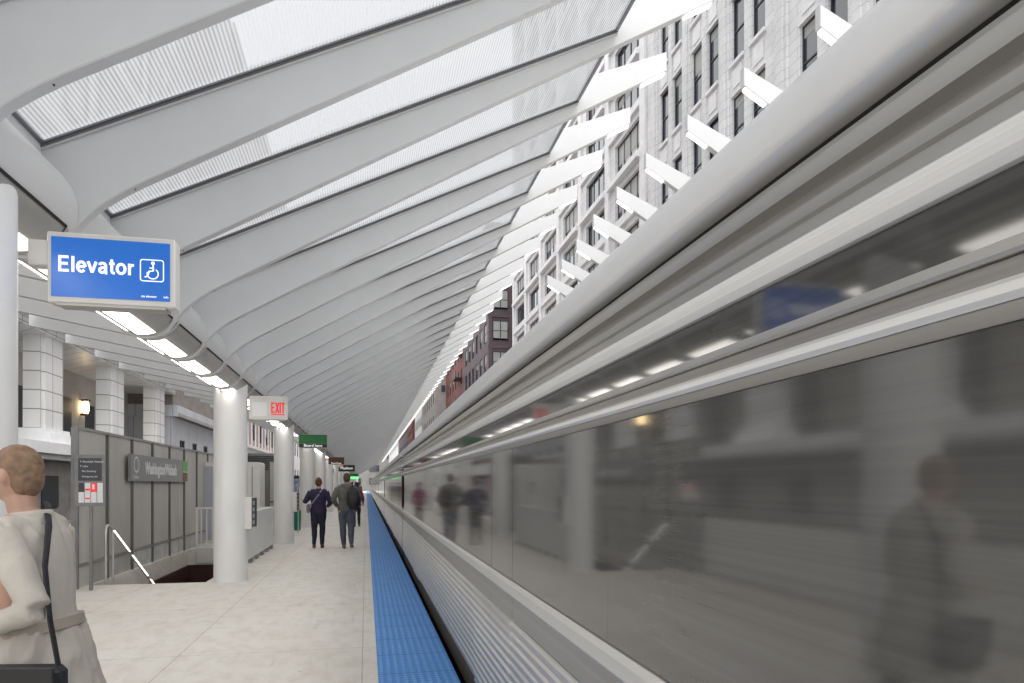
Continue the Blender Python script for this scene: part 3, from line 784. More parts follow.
t = empty('barrier', (-2.19, 11.65, 0)); tag(t, 'solid white parapet barrier between stairwell and platform, right of the column', 'barrier')
b = MB(); b.box(-.02, .02, 0, 5.42, .09, .95, 0); b.build('panel', M['whitepaint'], t)
b = MB(); b.box(-.035, .04, 0, 5.46, .952, .985, 0, .006); b.box(-.03, .03, 5.42, 5.48, 0, .95, 0); b.build('top_rail', M['whitepaint'], t)
b = MB()
for q in range(8): b.box(-.03, .03, .1+.72*q, .36+.72*q, 0.0, .088, 0)
b.build('foot', M['greymetal'], t)

t = empty('picket_railing', (-3.86, 17.02, 0)); tag(t, 'white picket railing across the far end of the stairwell', 'railing')
b = MB()
W = 1.62
b.box(0, W, -.025, .025, .94, .985); b.box(0, W, -.02, .02, .10, .135); b.box(0, .04, -.03, .03, -.05, .94)
for q in range(1, 14): b.box(q*.12-.011, q*.12+.011, -.011, .011, .135, .94)
b.build('pickets', M['whitepaint'], t)
b = MB(); b.box(.02, W, -.05, .0, -.32, .05, 0, .01); b.build('kick_plate', M['cabinet'], t)

# grey windscreen fence
t = empty('screen_fence', (-4.08, 8.9, 0)); tag(t, 'tall grey woven metal screen fence with dark posts behind the stairwell', 'fence')
XF = 0
posts = [10.9-8.9 + 1.183*i for i in range(0, 13)]
for i in range(len(posts)-1):
    b = MB(); b.box(-.012, .012, posts[i]+.06, posts[i+1]-.06, .36, 2.30); b.build('mesh_panel', M['mesh'], t)
    b = MB(); b.box(-.02, .015, posts[i]+.06, posts[i+1]-.06, -.33, .30); b.build('base_panel', M['patch'] if 1 < i < 5 else M['mesh'], t)
for i, y in enumerate(posts):
    b = MB(); b.box(-.05, .04, y-.024, y+.024, -.34, 2.33, 0); b.build('post', M['meshpost'] if i else M['greymetal'], t)
b = MB(); b.box(-.03, .035, posts[0]+.036, posts[-1]-.036, 2.302, 2.345); b.box(-.02, .03, posts[0]+.036, posts[-1]-.036, .302, .345); b.build('rail', M['meshrail'], t)
# return of the screen at the stair head
t = empty('solid_parapet', (-4.08, -7.5, 0)); tag(t, 'low white parapet panel at the left platform edge behind the foreground walker', 'parapet')
b = MB(); b.box(-.02,.02, 0, 18.2, .05, .97); b.build('panel', M['whitepaint'], t)
b = MB(); b.box(-.035,.035, 0, 18.2, .972, 1.0); b.build('top_rail', M['galv'], t)

# wayfinding panel (dark exit list over notices)
t = empty('notice_board', (-4.0, 10.72, 0)); tag(t, 'grey notice board with dark exit list over red and white notices', 'notice board')
b = MB(); b.box(-.03, .37, 0, .03, 1.20, 1.93, 0, .006); b.build('backing_board', M['greymetal'], t)
b = MB(); b.box(.15, .19, .031, .07, 0, 1.3); b.build('post', M['greymetal'], t)
b = MB(); b.box(.025, .325, -.008, -.001, 1.56, 1.88); b.build('exit_list', M['tireddark'], t)
text(t, 'lettering', '\u2191 Randolph Wabash', .036, (.045, -.011, 1.83), M['white'])
text(t, 'lettering', '\u2191 Lake', .036, (.045, -.011, 1.765), M['white'])
text(t, 'lettering', 'No Smoking', .036, (.075, -.011, 1.695), M['white'])
text(t, 'lettering', 'Emergency exit', .032, (.075, -.011, 1.62), M['white'])
b = MB()
for q, m_ in enumerate((2, 0, 1, 0)):
    b.box(.03+.08*q, .10+.08*q, -.008, -.001, 1.25, 1.40, 0); b.box(.03+.08*q, .10+.08*q, -.009, -.001, 1.402, 1.53, m_)
b.box(.115, .175, -.011, -.002, 1.42, 1.45, 1); b.box(.115, .175, -.011, -.002, 1.30, 1.32, 1); b.box(.205,.235,-.011,-.002,1.44,1.51,0)
b.build('notice', [M['white'], M['red'], M['tireddark']], t)

# station name sign on the screen, faces the platform (+x)
t = empty('station_sign', (-3.99, 12.9, 0)); tag(t, 'long grey station name sign with green and brown squares on the screen fence', 'sign')
b = MB(); b.box(-.02, .02, 0, 3.85, 1.57, 2.04, 0); b.build('sign_panel', M['signgrey'], t)
text(t, 'lettering', 'Washington/Wabash', .30, (.023, .80, 1.80), M['white'], rot=(R(90),0,R(90)), sx=.84, bold=.012)
text(t, 'lettering', 'Station', .10, (.023, .14, 1.64), M['white'], rot=(R(90),0,R(90)))
b = MB()
curve_strip(b, [(.30+.13*math.cos(R(a)), 1.86+.13*math.sin(R(a))) for a in range(0, 361, 20)], .03, 0)
o = b.build('accessibility_ring', M['white'], t, (.023, 0, 0)); o.rotation_euler = (0, 0, R(90))
b = MB(); b.box(.021, .026, 3.42, 3.80, 1.80, 2.03, 0); b.box(.021, .026, 3.42, 3.80, 1.585, 1.78, 1); b.box(.021,.0255,3.42,3.80,1.782,1.798,2); b.build('colour_square', [M['lgreen'], M['lbrown'], M['white']], t)

# equipment cabinet behind the stairs
t = empty('equipment_cabinet', (-4.22, 18.9, 0)); tag(t, 'pale rounded equipment cabinet standing behind the stairwell railing', 'cabinet')
prof = []
W, HH, r_ = 1.50, 2.10, .05
for (qx, qz, a0) in ((W-r_, HH-r_, 0), (r_, HH-r_, 90)):
    for j in range(6):
        a = R(a0+90*j/5); prof.append((qx+r_*math.cos(a), qz+r_*math.sin(a)))
prof += [(0, .0), (W, .0)]
b = MB(); b.prism(prof, 0, .9, 0); b.build('body', M['cabinet'], t)
b = MB(); b.box(.03, .34, -.012, 0, .08, 1.98, 0); b.build('side_door', M['cabinetblue'], t)
b = MB(); b.box(.36, 1.30, -.012, 0, .08, 1.98, 0); b.box(1.30, 1.32, -.014, 0, .08, 1.98, 1); b.build('door', [M['cabinet'], M['greymetal']], t)
b = MB(); b.box(1.12, 1.20, -.02, -.012, 1.25, 1.6, 0); b.box(.75, 1.2, -.02, -.012, .78, .84, 0); b.build('vent', M['greymetal'], t)
b = MB(); b.box(1.14, 1.17, -.03, -.012, 1.88, 1.90, 0); b.box(.1, .13, -.03, -.012, 1.88, 1.9, 0); b.build('lock', M['black'], t)
t = empty('stacked_machine', (-4.1, 21.5, 0)); tag(t, 'grey metal plant box with louvres rising behind the pale cabinet', 'plant box')
b = MB(); b.box(.35, 1.55, 0, 1.2, 0, 2.45, 0, .02); b.build('body', M['greymetal'], t)
b = MB()
for q in range(8): b.box(.5, 1.4, -.02, .0, 1.95+.055*q, 1.98+.055*q)
b.build('louvre', M['black'], t)
t = empty('mesh_gate', (-2.65, 20.3, 0)); tag(t, 'narrow dark grey mesh gate between cabinet and third column', 'gate')
b = MB(); b.box(0, .5, 0, .04, .05, 2.15, 0); b.box(-.02, .52, -.01, .05, 1.0, 1.05, 1); b.box(-.03,0,-.01,.05,0,2.2,1); b.box(.5,.53,-.01,.05,0,2.2,1); b.build('leaf', [M['mesh'], M['meshpost']], t)

# poster screen beyond third column
t = empty('poster_case', (-2.30, 22.4, 0)); tag(t, 'framed poster case with black header between the third and fourth columns', 'poster case')
b = MB(); b.box(-.02, .24, 0, .10, 1.70, 1.80); b.box(-.02, .24, 0, .10, 1.10, 1.20); b.box(-.02,.24,.02,.10,1.2,1.7); b.build('frame', M['black'], t)
b = MB(); b.box(-.015, .235, -.002, .0195, 1.202, 1.698); b.build('poster', M['screenart'], t)
b = MB(); b.box(-.01, .02, .03, .07, 0, 1.1); b.box(.20, .23, .03, .07, 0, 1.1); b.build('leg', M['galv'], t)
t = empty('litter_bin', (-2.22, 23.6, 0)); tag(t, 'small teal litter bin standing below the poster case', 'bin')
b = MB(); b.tube([(0,0,0),(0,0,.5),(0,0,.62)], [.10,.12,.12], 20); b.build('bin_body', mat('teal_paint', (.02,.22,.15), .5), t)
b = MB(); b.tube([(0,0,.622),(0,0,.66),(0,0,.69)], [.125,.125,.08], 20); b.build('lid', M['greymetal'], t)

# benches along the centre further away
bench = empty('platform_bench', (-2.9, 27.5, 0))
tag(bench, 'pale slatted platform bench between far columns', 'bench', 'benches between the far columns')
b = MB(); 
for q in range(4): b.box(-.22+.12*q, -.12+.12*q, 0, 1.8, .43, .46)
b.build('seat', M['meshrail'], bench)
for yy in (.15, 1.6):
    b = MB(); b.box(-.2, .22, yy, yy+.05, 0, .425); b.build('leg', M['greymetal'], bench)
for y in (34.6, 48.8):
    c = copy_tree(bench); c.location = (-2.9, y, 0)

# ------------------------------------------------------------------ buildings
def window_mesh(w_, h_, key={}, rails=1, mull=0, fr=.06, blind=.0, depth=.10):
    k = (round(w_,2), round(h_,2), rails, mull, round(blind,2), fr)
    if k in key: return key[k]
    b = MB()
    b.box(0, depth, 0, fr, 0, h_); b.box(0, depth, w_-fr, w_, 0, h_); b.box(0, depth, fr, w_-fr, 0, fr); b.box(0, depth, fr, w_-fr, h_-fr, h_)
    for r in range(rails):
        z = h_*(r+1)/(rails+1); b.box(.01, depth-.01, fr, w_-fr, z-.03, z+.03)
    for r in range(mull):
        y = w_*(r+1)/(mull+1); b.box(.012, depth-.008, y-.05, y+.05, fr, h_-fr)
    f = b.mesh('window', M['winframe'])
    b = MB(); b.box(.05, .06, fr, w_-fr, fr, h_-fr, 0)
    if blind > 0: b.box(.040, .0495, fr+.002, w_-fr-.002, h_-fr-(h_-2*fr)*blind, h_-fr-.002, 1)
    p = b.mesh('pane', [M['winglass'], M['blind']])
    key[k] = (f, p); return key[k]
def facade(name, label, X, side, Y0, Y1, Z0, Z1, opens, wall, depth=12, recess=.28, trim=None, extra=None, rails=1, mull=0, cat='building', blinds=(0,.0,.35,.6), fr=.06):
    """side=+1: building lies at larger x, front faces -x. opens: (y0,y1,z0,z1)"""
    t = empty(name, (X, Y0, ZG)); tag(t, label, cat)
    def T(dx, y, z): return (side*dx, y-Y0, z-ZG)
    ys = sorted({Y0, Y1} | {o[0] for o in opens} | {o[1] for o in opens}); zs = sorted({Z0, Z1} | {o[2] for o in opens} | {o[3] for o in opens})
    b = MB()
    for i in range(len(ys)-1):
        for j in range(len(zs)-1):
            cy_, cz_ = (ys[i]+ys[i+1])/2, (zs[j]+zs[j+1])/2
            if any(o[0] < cy_ < o[1] and o[2] < cz_ < o[3] for o in opens): continue
            b.add([T(0,ys[i],zs[j]),T(0,ys[i+1],zs[j]),T(0,ys[i+1],zs[j+1]),T(0,ys[i],zs[j+1])], [(0,1,2,3)])
    for (a, c, e, f) in opens:
        q = [(a,e),(c,e),(c,f),(a,f)]
        for i in range(4):
            p1, p2 = q[i], q[(i+1) % 4]
            b.add([T(0,*p1),T(0,*p2),T(recess+.1,*p2),T(recess+.1,*p1)], [(0,1,2,3)])
        b.add([T(recess+.1,a,e),T(recess+.1,c,e),T(recess+.1,c,f),T(recess+.1,a,f)], [(0,1,2,3)], 0)
    # sides, roof, back
    b.add([T(0,Y0,Z0),T(depth,Y0,Z0),T(depth,Y0,Z1),T(0,Y0,Z1)], [(0,1,2,3)])
    b.add([T(0,Y1,Z0),T(depth,Y1,Z0),T(depth,Y1,Z1),T(0,Y1,Z1)], [(0,1,2,3)])
    b.add([T(depth,Y0,Z0),T(depth,Y1,Z0),T(depth,Y1,Z1),T(depth,Y0,Z1)], [(0,1,2,3)])
    b.build('wall', wall, t)
    b = MB(); x0, x1 = sorted((side*(-.25), side*depth)); b.box(x0, x1, -.1, Y1-Y0+.1, Z1-ZG+.002, Z1-ZG+.5); b.build('roof', trim or wall, t)
    for n, (a, c, e, f) in enumerate(opens):
        fm, pm_ = window_mesh(c-a, f-e, rails=rails, mull=mull, blind=random.choice(blinds), fr=fr)
        if side > 0: o = link('window', fm, t, (recess-.02, a-Y0, e-ZG))
        else:
            o = link('window', fm, t, (-recess+.02, c-Y0, e-ZG)); o.rotation_euler = (0, 0, math.pi)
        if n < 99: link('pane', pm_, o)
        else: link('pane', pm_, o)
    return t, T

# right near: white terracotta, paired tall narrow windows
def trimbox(b, T, d0, d1, y0, y1, z0, z1, side, m=0):
    p = T(d0, y0, z0); q = T(d1, y1, z1)
    b.box(min(p[0],q[0]), max(p[0],q[0]), p[1], q[1], p[2], q[2], m)
XRB = 16.0
pairs = [34.05, 30.3, 26.5, 21.6, 17.8, 14.0]
rowsz = [7.3, 11.6, 15.9, 20.25, 24.55, 28.85, 33.15, 37.45, 41.75, 46.05]
ops = []
for p in pairs:
    for z in rowsz:
        for s in (-1, 1): ops.append((p+s*.80-.50, p+s*.80+.50, z, z+2.85))
t, T = facade('terracotta_building', 'white terracotta office block with paired tall dark windows at the upper right', XRB, 1, 6.0, 37.2, ZG, 52, ops, M['terra'], trim=M['terra_trim'], rails=1, blinds=(0,0,.15,.4), recess=.12)
b = MB()
edges = [6.0, 12.1, 15.9, 19.7, 24.0, 28.4, 32.15, 36.1]
for y in edges[1:]:
    trimbox(b, T, -.10, -.002, y-.40, y+.40, ZG+.1, 51.6, 1); trimbox(b, T, -.17, -.102, y-.2, y+.2, ZG+.1, 51.6, 1)
for p in pairs: 
    trimbox(b, T, -.06, -.002, p-.20, p+.20, ZG+.1, 51.4, 1)
b.build('pier', M['terra'], t)
b = MB(); b.box(-.12, -.003, -.56, .56, -.16, -.004); sill_me = b.mesh('sill', M['terra_trim'])
b = MB(); b.box(-.07, -.003, -.54, .54, 2.854, 2.95); b.box(-.04, -.003, -.36, .36, -1.15, -.35); head_me = b.mesh('lintel', M['terra_trim'])
for p in pairs:
    for z in rowsz:
        for sg in (-1, 1):
            link('sill', sill_me, t, (0, p+sg*.80-6.0, z-ZG)); link('lintel', head_me, t, (0, p+sg*.80-6.0, z-ZG))
# big recessed panel low right
b = MB()
for (a, c) in ((21.0, 25.2),):
    pass
# right far: wide windows in a projecting grid
ops = []
bays = [40.3 + 6.02*i for i in range(6)]
rz = [17.65-3.05*3 + 3.05*i for i in range(0, 16)]
for y in bays:
    for z in rz: ops.append((y-2.15, y+2.15, z+1.05, z+2.95-.0))
t, T = facade('gridded_building', 'white building with wide windows in a projecting stone grid, left of the terracotta block', XRB, 1, 37.25, 73.9, ZG, 58, ops, M['terra'], trim=M['terra_trim'], rails=0, mull=3, blinds=(0,.0,.3,.5,.7), recess=.22, fr=.09)
b = MB()
for i in range(7):
    y = 37.25+6.02*i + .05
    y = min(y, 73.2)
    trimbox(b, T, -.16, -.002, y, y+.72, ZG+.1, 57.5, 1)
b.build('pier', M['terra_trim'], t)
for j, z in enumerate(rz):
    dd = -.20 if j % 2 else -.34
    for i in range(6):
        b = MB(); trimbox(b, T, dd, -.003, 37.25+6.02*i+.775, 37.25+6.02*i+6.0, z+.30, z+.66, 1)
        b.build('ledge', M['terra_trim'], t)

# purple brick building
ops = []
for y in [79.0+3.2*i for i in range(6)]:
    for z in [7.5+3.6*i for i in range(7)]: ops.append((y, y+2.0, z, z+2.3))
t, T = facade('plum_brick_building', 'plum brick building with pale windows beyond the white blocks', 13.9, 1, 78.0, 98.6, ZG, 31.5, ops, M['purple'], recess=.08, rails=1, mull=1, blinds=(.3,.6,.9,0))
# windows on its end wall facing the camera
for xx in (.5, 2.75):
    for z in [7.5+3.6*i for i in range(7)]:
        fm, pm_ = window_mesh(1.8, 2.3, rails=1, mull=1, blind=.9)
        o = link('end_window', fm, t, (xx, -.11, z-ZG)); o.rotation_euler = (0, 0, R(-90)); o.location = (xx, -.02, z-ZG); 
        o.rotation_euler = (0,0,R(90)); o.location = (xx+1.8, -.05, z-ZG); link('pane', pm_, o)
b = MB()
for z in [6.6+3.6*i for i in range(7)]: b.box(-.08, 5, -.12, -.003, z-ZG, z-ZG+.35)
for x in (0, 2.4, 4.7): b.box(x, x+.35, -.16, -.13, 0, 37)
b.build('band_course', M['purple'], t)
# red
ops = []
for y in [100.2+3.4*i for i in range(6)]:
    for z in [9+3.8*i for i in range(4)]: ops.append((y, y+1.4, z, z+2.2))
t, T = facade('red_brick_building', 'narrow red brick building squeezed beyond the plum one', 13.9, 1, 98.7, 121, ZG, 25.5, ops, M['redbrick'], recess=.06)
b = MB()
for z in (9.5, 13.4, 17.2, 21): b.box(-1.1, -.02, 1.0, 4.6, z-ZG, z-ZG+.12); b.box(-1.1,-1.04,1.0,4.6,z-ZG+.12,z-ZG+1.0)
b.build('fire_escape', M['black'], t)
t, T = facade('blank_grey_building', 'plain grey beige end wall beyond the red brick building', 11.9, 1, 121.2, 150, ZG, 21.5, [(123+4*i, 124.4+4*i, z, z+2) for i in range(6) for z in (8,12,16)], M['greywall'], recess=.06)
b = MB(); b.box(1.2, 1.9, -.03, -.003, 18-ZG, 19.2-ZG); b.build('end_window', M['winframe'], t)
t, T = facade('far_white_building', 'small white building with dark windows far along the right', 13.2, 1, 152, 190, ZG, 24, [(153.5+4*i, 155.9+4*i, z, z+2.3) for i in range(9) for z in (8,12,16,20)], M['terra_trim'], recess=.06)
t, T = facade('far_red_building', 'far dull red building beyond the small white one', 12.6, 1, 191, 215, ZG, 24, [(193+4*i, 195+4*i, z, z+2.3) for i in range(5) for z in (8,12,16)], M['redbrick'], recess=.06)
t, T = facade('far_plum_building', 'far dark plum building near the vanishing point', 12.6, 1, 216, 275, ZG, 27, [(218+5*i, 220.5+5*i, z, z+2.3) for i in range(11) for z in (8,13,18)], M['purple'], recess=.06)
t, T = facade('far_pale_building', 'farthest pale tower at the end of the street, right side', 13.5, 1, 276, 420, ZG, 46, [(280+9*i, 284+9*i, z, z+3) for i in range(14) for z in (10,18,26,34)], M['terra_trim'], recess=.06)

# left side: portico building
XLB = -8.3
t = empty('portico_building', (XLB, 2.0, ZG)); tag(t, 'white classical building with block pilasters and a loggia behind the canopy on the left', 'building')
def TL(dx, y, z): return (-dx, y-2.0, z-ZG)
b = MB(); side = -1
trimbox(b, TL, 1.75, 10, 2, 32.3, 2.6, 5.45, -1); b.build('loggia_wall', M['loggia'], t)
b = MB(); trimbox(b, TL, 0, 10, 2, 32.3, ZG+.01, 2.15, -1); b.build('lower_wall', M['darkwall'], t)
b = MB(); trimbox(b, TL, -.55, 1.748, 2, 32.3, 2.30, 2.58, -1); trimbox(b, TL, -.42, 1.748, 2, 32.3, 2.155, 2.298, -1); b.build('ledge', M['terra_trim'], t)
b = MB(); trimbox(b, TL, -.35, 10, 2, 32.3, 5.62, 42, -1)
trimbox(b, TL, -.15, 10, 2, 32.3, 5.455, 5.618, -1); b.build('upper_wall', M['terra_l'], t)
wf, wp = window_mesh(1.5, 2.4, rails=1, mull=0, blind=.4)
for yy in [3.3+2.45*i for i in range(12)]:
    for z in (7.6, 11.6, 15.6, 19.6, 23.6, 27.6, 31.6, 35.6, 38.8):
        o = link('window', wf, t, (.35+.09, yy+1.5-2, z-ZG)); o.rotation_euler = (0,0,math.pi); link('pane', wp, o)
b = MB()
for z in (6.6, 10.6, 14.6, 18.9, 22.6, 26.6, 30.6, 34.6, 41): trimbox(b, TL, -.6, -.352, 2, 32.3, z, z+.35, -1)
b.build('cornice', M['terra_trim'], t)
pil = [20.1-4.93*3+4.93*i for i in range(6)]
for y in pil:
    b = MB(); c = .16
    pf = [(.0,.0),(0,1.4),(0,1.4)]
    # clustered plan: central block with stepped corners
    trimbox(b, TL, .06, .46, y, y+1.40, 3.0, 5.455, -1); trimbox(b, TL, -.0, .059, y+.16, y+1.24, 3.0, 5.455, -1)
    b.build('pilaster', M['terra_l'], t)
    b = MB(); trimbox(b, TL, -.22, .6, y-.10, y+1.50, 2.585, 2.86, -1); trimbox(b, TL, -.10, .55, y-.04, y+1.44, 2.862, 2.998, -1); b.build('pilaster_base', M['terra_trim'], t)
for i, y in enumerate(pil[1:]):
    b = MB(); trimbox(b, TL, 1.70, 1.745, y+.57, y+1.37, 2.60, 4.50, -1); b.build('loggia_door', M['winframe'], t)
    b = MB(); trimbox(b, TL, 1.72, 1.748, y+2.67, y+3.47, 2.60, 4.45, -1); b.build('loggia_window', M['winframe'], t)
for yy in [4+3.2*i for i in range(9)]:
    b = MB(); trimbox(b, TL, -.03, -.002, yy, yy+1.0, .9, 1.75, -1); b.build('louvre', M['winframe'], t)
# wall lantern
t = empty('wall_lantern', (-10.0, 27.3, 4.1)); tag(t, 'warm lit wall lantern in the loggia between the first two pilasters', 'lantern')
b = MB(); b.box(-.05, .15, -.05, .05, -.10, -.03); b.box(0, .24, -.12, .12, .42, .48); b.build('bracket', M['black'], t)
b = MB(); b.tube([(.12,0,-.02),(.12,0,.1),(.12,0,.40)], [.07,.11,.09], 12); b.build('lamp_glass', M['warm'], t)

# brown brick over pale panels
ops = [(33.6+2.35*i, 34.55+2.35*i, 3.15, 3.55) for i in range(5)]
t, T = facade('panelled_building', 'low building of pale panels under a taupe brick upper storey', XLB, -1, 32.35, 45.5, ZG, 4.5, ops, M['palepanel'], recess=.05, rails=0, mull=1, blinds=(0,))
b = MB(); trimbox(b, T, -.02, 11.9, 32.36, 41.6, 4.82, 38, -1); b.build('brick_storey', M['brownbrick'], t)
b = MB(); trimbox(b, T, -.02, 11.9, 41.62, 45.5, 4.82, 44, -1); b.build('grey_storey', M['palepanel'], t)
b = MB(); trimbox(b, T, -.30, 0, 32.36, 45.5, 4.5, 4.66, -1); trimbox(b, T, -.15, 0, 32.36, 45.5, 4.662, 4.818, -1); b.build('cornice', M['greywall'], t)
# pink brick with white piers
ops = []
for i in range(9):
    y = 46.9+3.45*i
    for z in (-1.5, 4.85, 8.8, 12.8, 16.8, 20.8, 24.8): ops.append((y, y+1.35, z, z+1.75))
t, T = facade('pink_brick_building', 'pink brick building with white window surrounds seen between the columns', XLB, -1, 45.6, 77, ZG, 30, ops, M['pinkbrick'], trim=M['terra_trim'], recess=.04, rails=1)
for (a, c, e, f) in ops:
    b = MB(); trimbox(b, T, -.03, -.002, a-.40, a-.01, e-.5, f+.5, -1); trimbox(b, T, -.03, -.002, c+.01, c+.40, e-.5, f+.5, -1)
    trimbox(b, T, -.03, -.002, a-.009, c+.009, f+.01, f+.5, -1); b.build('window_surround', M['terra_trim'], t)
b = MB(); trimbox(b, T, -.55, 0, 45.7, 77, 4.05, 4.25, -1); trimbox(b, T, -.35, 0, 45.7, 77, 3.7, 4.048, -1); trimbox(b, T, -.2, -.002, 45.7, 77, 2.4, 3.3, -1); b.build('cornice', M['terra_trim'], t)
ops = []
for i in range(12):
    y = 79+3.0*i
    for z in (1.2, 5.0, 8.8, 12.6): ops.append((y, y+1.3, z, z+2.1))
facade('far_left_white_building', 'white building with narrow dark windows seen left of the green sign column', XLB, -1, 77.1, 116, ZG, 22, ops, M['terra_trim'], recess=.06)
facade('farthest_left_building', 'farthest grey building along the left side of the street', XLB-.5, -1, 117, 260, ZG, 34, [(120+8*i, 124+8*i, z, z+2.5) for i in range(16) for z in (2,8,14,20,26)], M['greywall'], recess=.06)

t = empty('added_sky_cover_block', (0, 432, ZG)); tag(t, 'pale office block added to cover the bright sky at the vanishing point', 'building')  # added block, covers the glaring sky at the street's end
b = MB(); b.box(-45, 60, 0, 20, 0, 62); b.build('wall', M['greywall'], t)
for j in range(6):
    for i in range(9):
        b = MB(); b.box(-42+11*i, -36+11*i, -.3, -.01, 8+8*j, 12+8*j); b.build('window', M['winglass'], t)

# ------------------------------------------------------------------ people
from mathutils import noise as MN
def remesh(name, b, mats, voxel, pick=None, parent=None, smooth=3, folds=0.0):
    me = b.mesh(name+'_src', mats[0]); o = bpy.data.objects.new('tmp', me); COL.objects.link(o)
    m1 = o.modifiers.new('r', 'REMESH'); m1.mode = 'VOXEL'; m1.voxel_size = voxel; m1.use_smooth_shade = True
    m2 = o.modifiers.new('s', 'SMOOTH'); m2.factor = .5; m2.iterations = smooth
    bpy.context.view_layer.update()
    out = bpy.data.meshes.new_from_object(o.evaluated_get(bpy.context.evaluated_depsgraph_get()))
    bpy.data.objects.remove(o); out.name = name
    out.materials.clear()
    for m in mats: out.materials.append(m)
    if pick:
        for p in out.polygons: p.material_index = pick(p.center)
    for p in out.polygons: p.use_smooth = True
    if folds:
        ns = [v.normal.copy() for v in out.vertices]
        for v, nn in zip(out.vertices, ns):
            c_ = v.co
            q = MN.noise(Vector((c_.x*14, c_.y*14, c_.z*3+c_.x*4))) + .35*MN.noise(Vector((c_.x*30+5, c_.y*30, c_.z*12)))
            q = 1-abs(q)*2.2
            v.co = c_ + nn*folds*q
    r = link(name, out, parent)
    return r
def cloth(name, c, var=.25, vs=9): return mat(name, c, .85, var=var, vscale=vs, bump=.5, bscale=25)
SKIN = mat('skin', (.42,.25,.18), .5, var=.08, vscale=8)
def person(label, loc, rz, ht, arms, legs, mats, top_z, belt_z=.98, voxel=.013, hair='short', bulk=1.0, lean=0.0, hood=False, haircol=(.06,.035,.02), shoes_z=.09, group=None, folds=.007):
    """figure faces +y locally; arms/legs: joint lists per side; mats: [top, trousers, shoes, skin]"""
    s = ht/1.76
    t = empty('person', loc, rz); tag(t, label, 'person', group)
    b = MB()
    def lz(p): # lean forward above hip
        x, y, z = p; 
        if z > .95: y = y + (z-.95)*lean
        return (x*s, y*s, z*s)
    def tb(pts, rad, n=14): b.tube([lz(p) for p in pts], [(r[0]*s, r[1]*s) if isinstance(r, tuple) else r*s for r in rad], n)
    k = bulk
    tb([(0,0,.84),(0,0,.90),(0,0,.98),(0,0,1.08),(0,0,1.20),(0,0,1.32),(0,-.005,1.40),(0,-.01,1.455),(0,-.005,1.49)],
       [(.13*k,.10*k),(.165*k,.118*k),(.168*k,.118*k),(.152*k,.108*k),(.165*k,.118*k),(.188*k,.122*k),(.178*k,.108*k),(.12,.08),(.07,.062)], 20)
    tb([(0,0,1.44),(0,.01,1.50),(0,.015,1.56)], [.06,.054,.054])           # neck
    h = lz((0,.025,1.655)); b.ell(h, (.076*s,.095*s,.112*s)); b.ell((h[0],h[1]+.035*s,h[2]-.055*s), (.052*s,.058*s,.055*s))
    b.ell((h[0],h[1]+.098*s,h[2]-.015*s), (.014*s,.022*s,.022*s)); 
    for e in (-1,1): b.ell((h[0]+e*.078*s,h[1]-.005*s,h[2]-.01*s), (.012*s,.022*s,.032*s))
    for sd, J in arms.items():
        e = -1 if sd == 'L' else 1
        sh = (e*.165*k, -.005, 1.415); tb([(e*.10,0,1.43), sh], [.07,.062]); el, wr, hd = J
        m1 = tuple((a+c)/2 for a, c in zip(sh, el)); m2 = tuple((a+c)/2 for a, c in zip(el, wr))
        tb([sh, m1, el], [.062*k,.056*k,.047*k]); tb([el, m2, wr], [.049*k,.043*k,.034*k])
        tb([wr, tuple((a+c)/2 for a, c in zip(wr, hd)), hd], [.026,(.036,.022),(.034,.016)])
        # fingers
        dv = Vector(hd)-Vector(wr); dv.normalize(); sdv = dv.cross(Vector((0,0,1)) if abs(dv.z) < .8 else Vector((1,0,0))).normalized()
        for q in range(4):
            base = Vector(hd)+sdv*(q-1.5)*.019; L_ = (.055,.068,.064,.048)[q]
            tb([tuple(base-dv*.02), tuple(base+dv*L_*.5), tuple(base+dv*L_+Vector((0,.012,0)))], [.0105,.0095,.008], 8)
        th = Vector(wr)+dv*.03+sdv*.03; tb([tuple(Vector(wr)+dv*.02), tuple(th+dv*.02), tuple(th+dv*.055)], [.014,.011,.009], 8)
    for sd, J in legs.items():
        e = -1 if sd == 'L' else 1
        hp = (e*.085, 0, .90); kn, an, toe = J
        m1 = tuple((a+c)/2 for a, c in zip(hp, kn)); m2 = (kn[0]*.6+an[0]*.4, kn[1]*.6+an[1]*.4-.018, kn[2]*.6+an[2]*.4)
        b.tube([tuple(q*s for q in p) for p in (hp, m1, kn)], [.096*s*k,.083*s*k,.062*s*k], 14)
        b.tube([tuple(q*s for q in p) for p in (kn, m2, an)], [.062*s*k,.058*s*k,.046*s], 14)
        heel = (an[0], an[1]-.05, an[2]-.05); 
        b.tube([tuple(q*s for q in p) for p in (heel, (an[0], an[1]+.03, an[2]-.045), ((an[0]+toe[0])/2,(an[1]+toe[1])/2,(an[2]+toe[2])/2-.02), toe)], [(.034*s,.038*s),(.04*s,.048*s),(.045*s,.036*s),(.036*s,.022*s)], 12)
    wrs = [Vector(lz(J[1])) for J in arms.values()]; hds = [Vector(lz(J[2])) for J in arms.values()]
    ank = [Vector(tuple(q*s for q in J[1])) for J in legs.values()]
    def pick(c):
        for w_, h2 in zip(wrs, hds):
            dv = (h2-w_).normalized()
            if (c-w_).dot(dv) > -.01 and (c-w_).length < .22: return 3
        if c.z > top_z*s: return 3
        if c.z > belt_z*s: return 0
        for a in ank:
            if (c-a).length < .24 and c.z < a.z + .0*s: return 2
        return 0 if any((c-h2).length < .1 for h2 in hds) else 1
    body = remesh('body', b, mats, voxel, pick, t, folds=folds)
    # hair
    hb = MB()
    hb.ell((h[0], h[1]-.012*s, h[2]+.022*s), (.085*s,.098*s,.105*s))
    hb.ell((h[0], h[1]-.040*s, h[2]-.02*s), (.074*s,.07*s,.085*s))
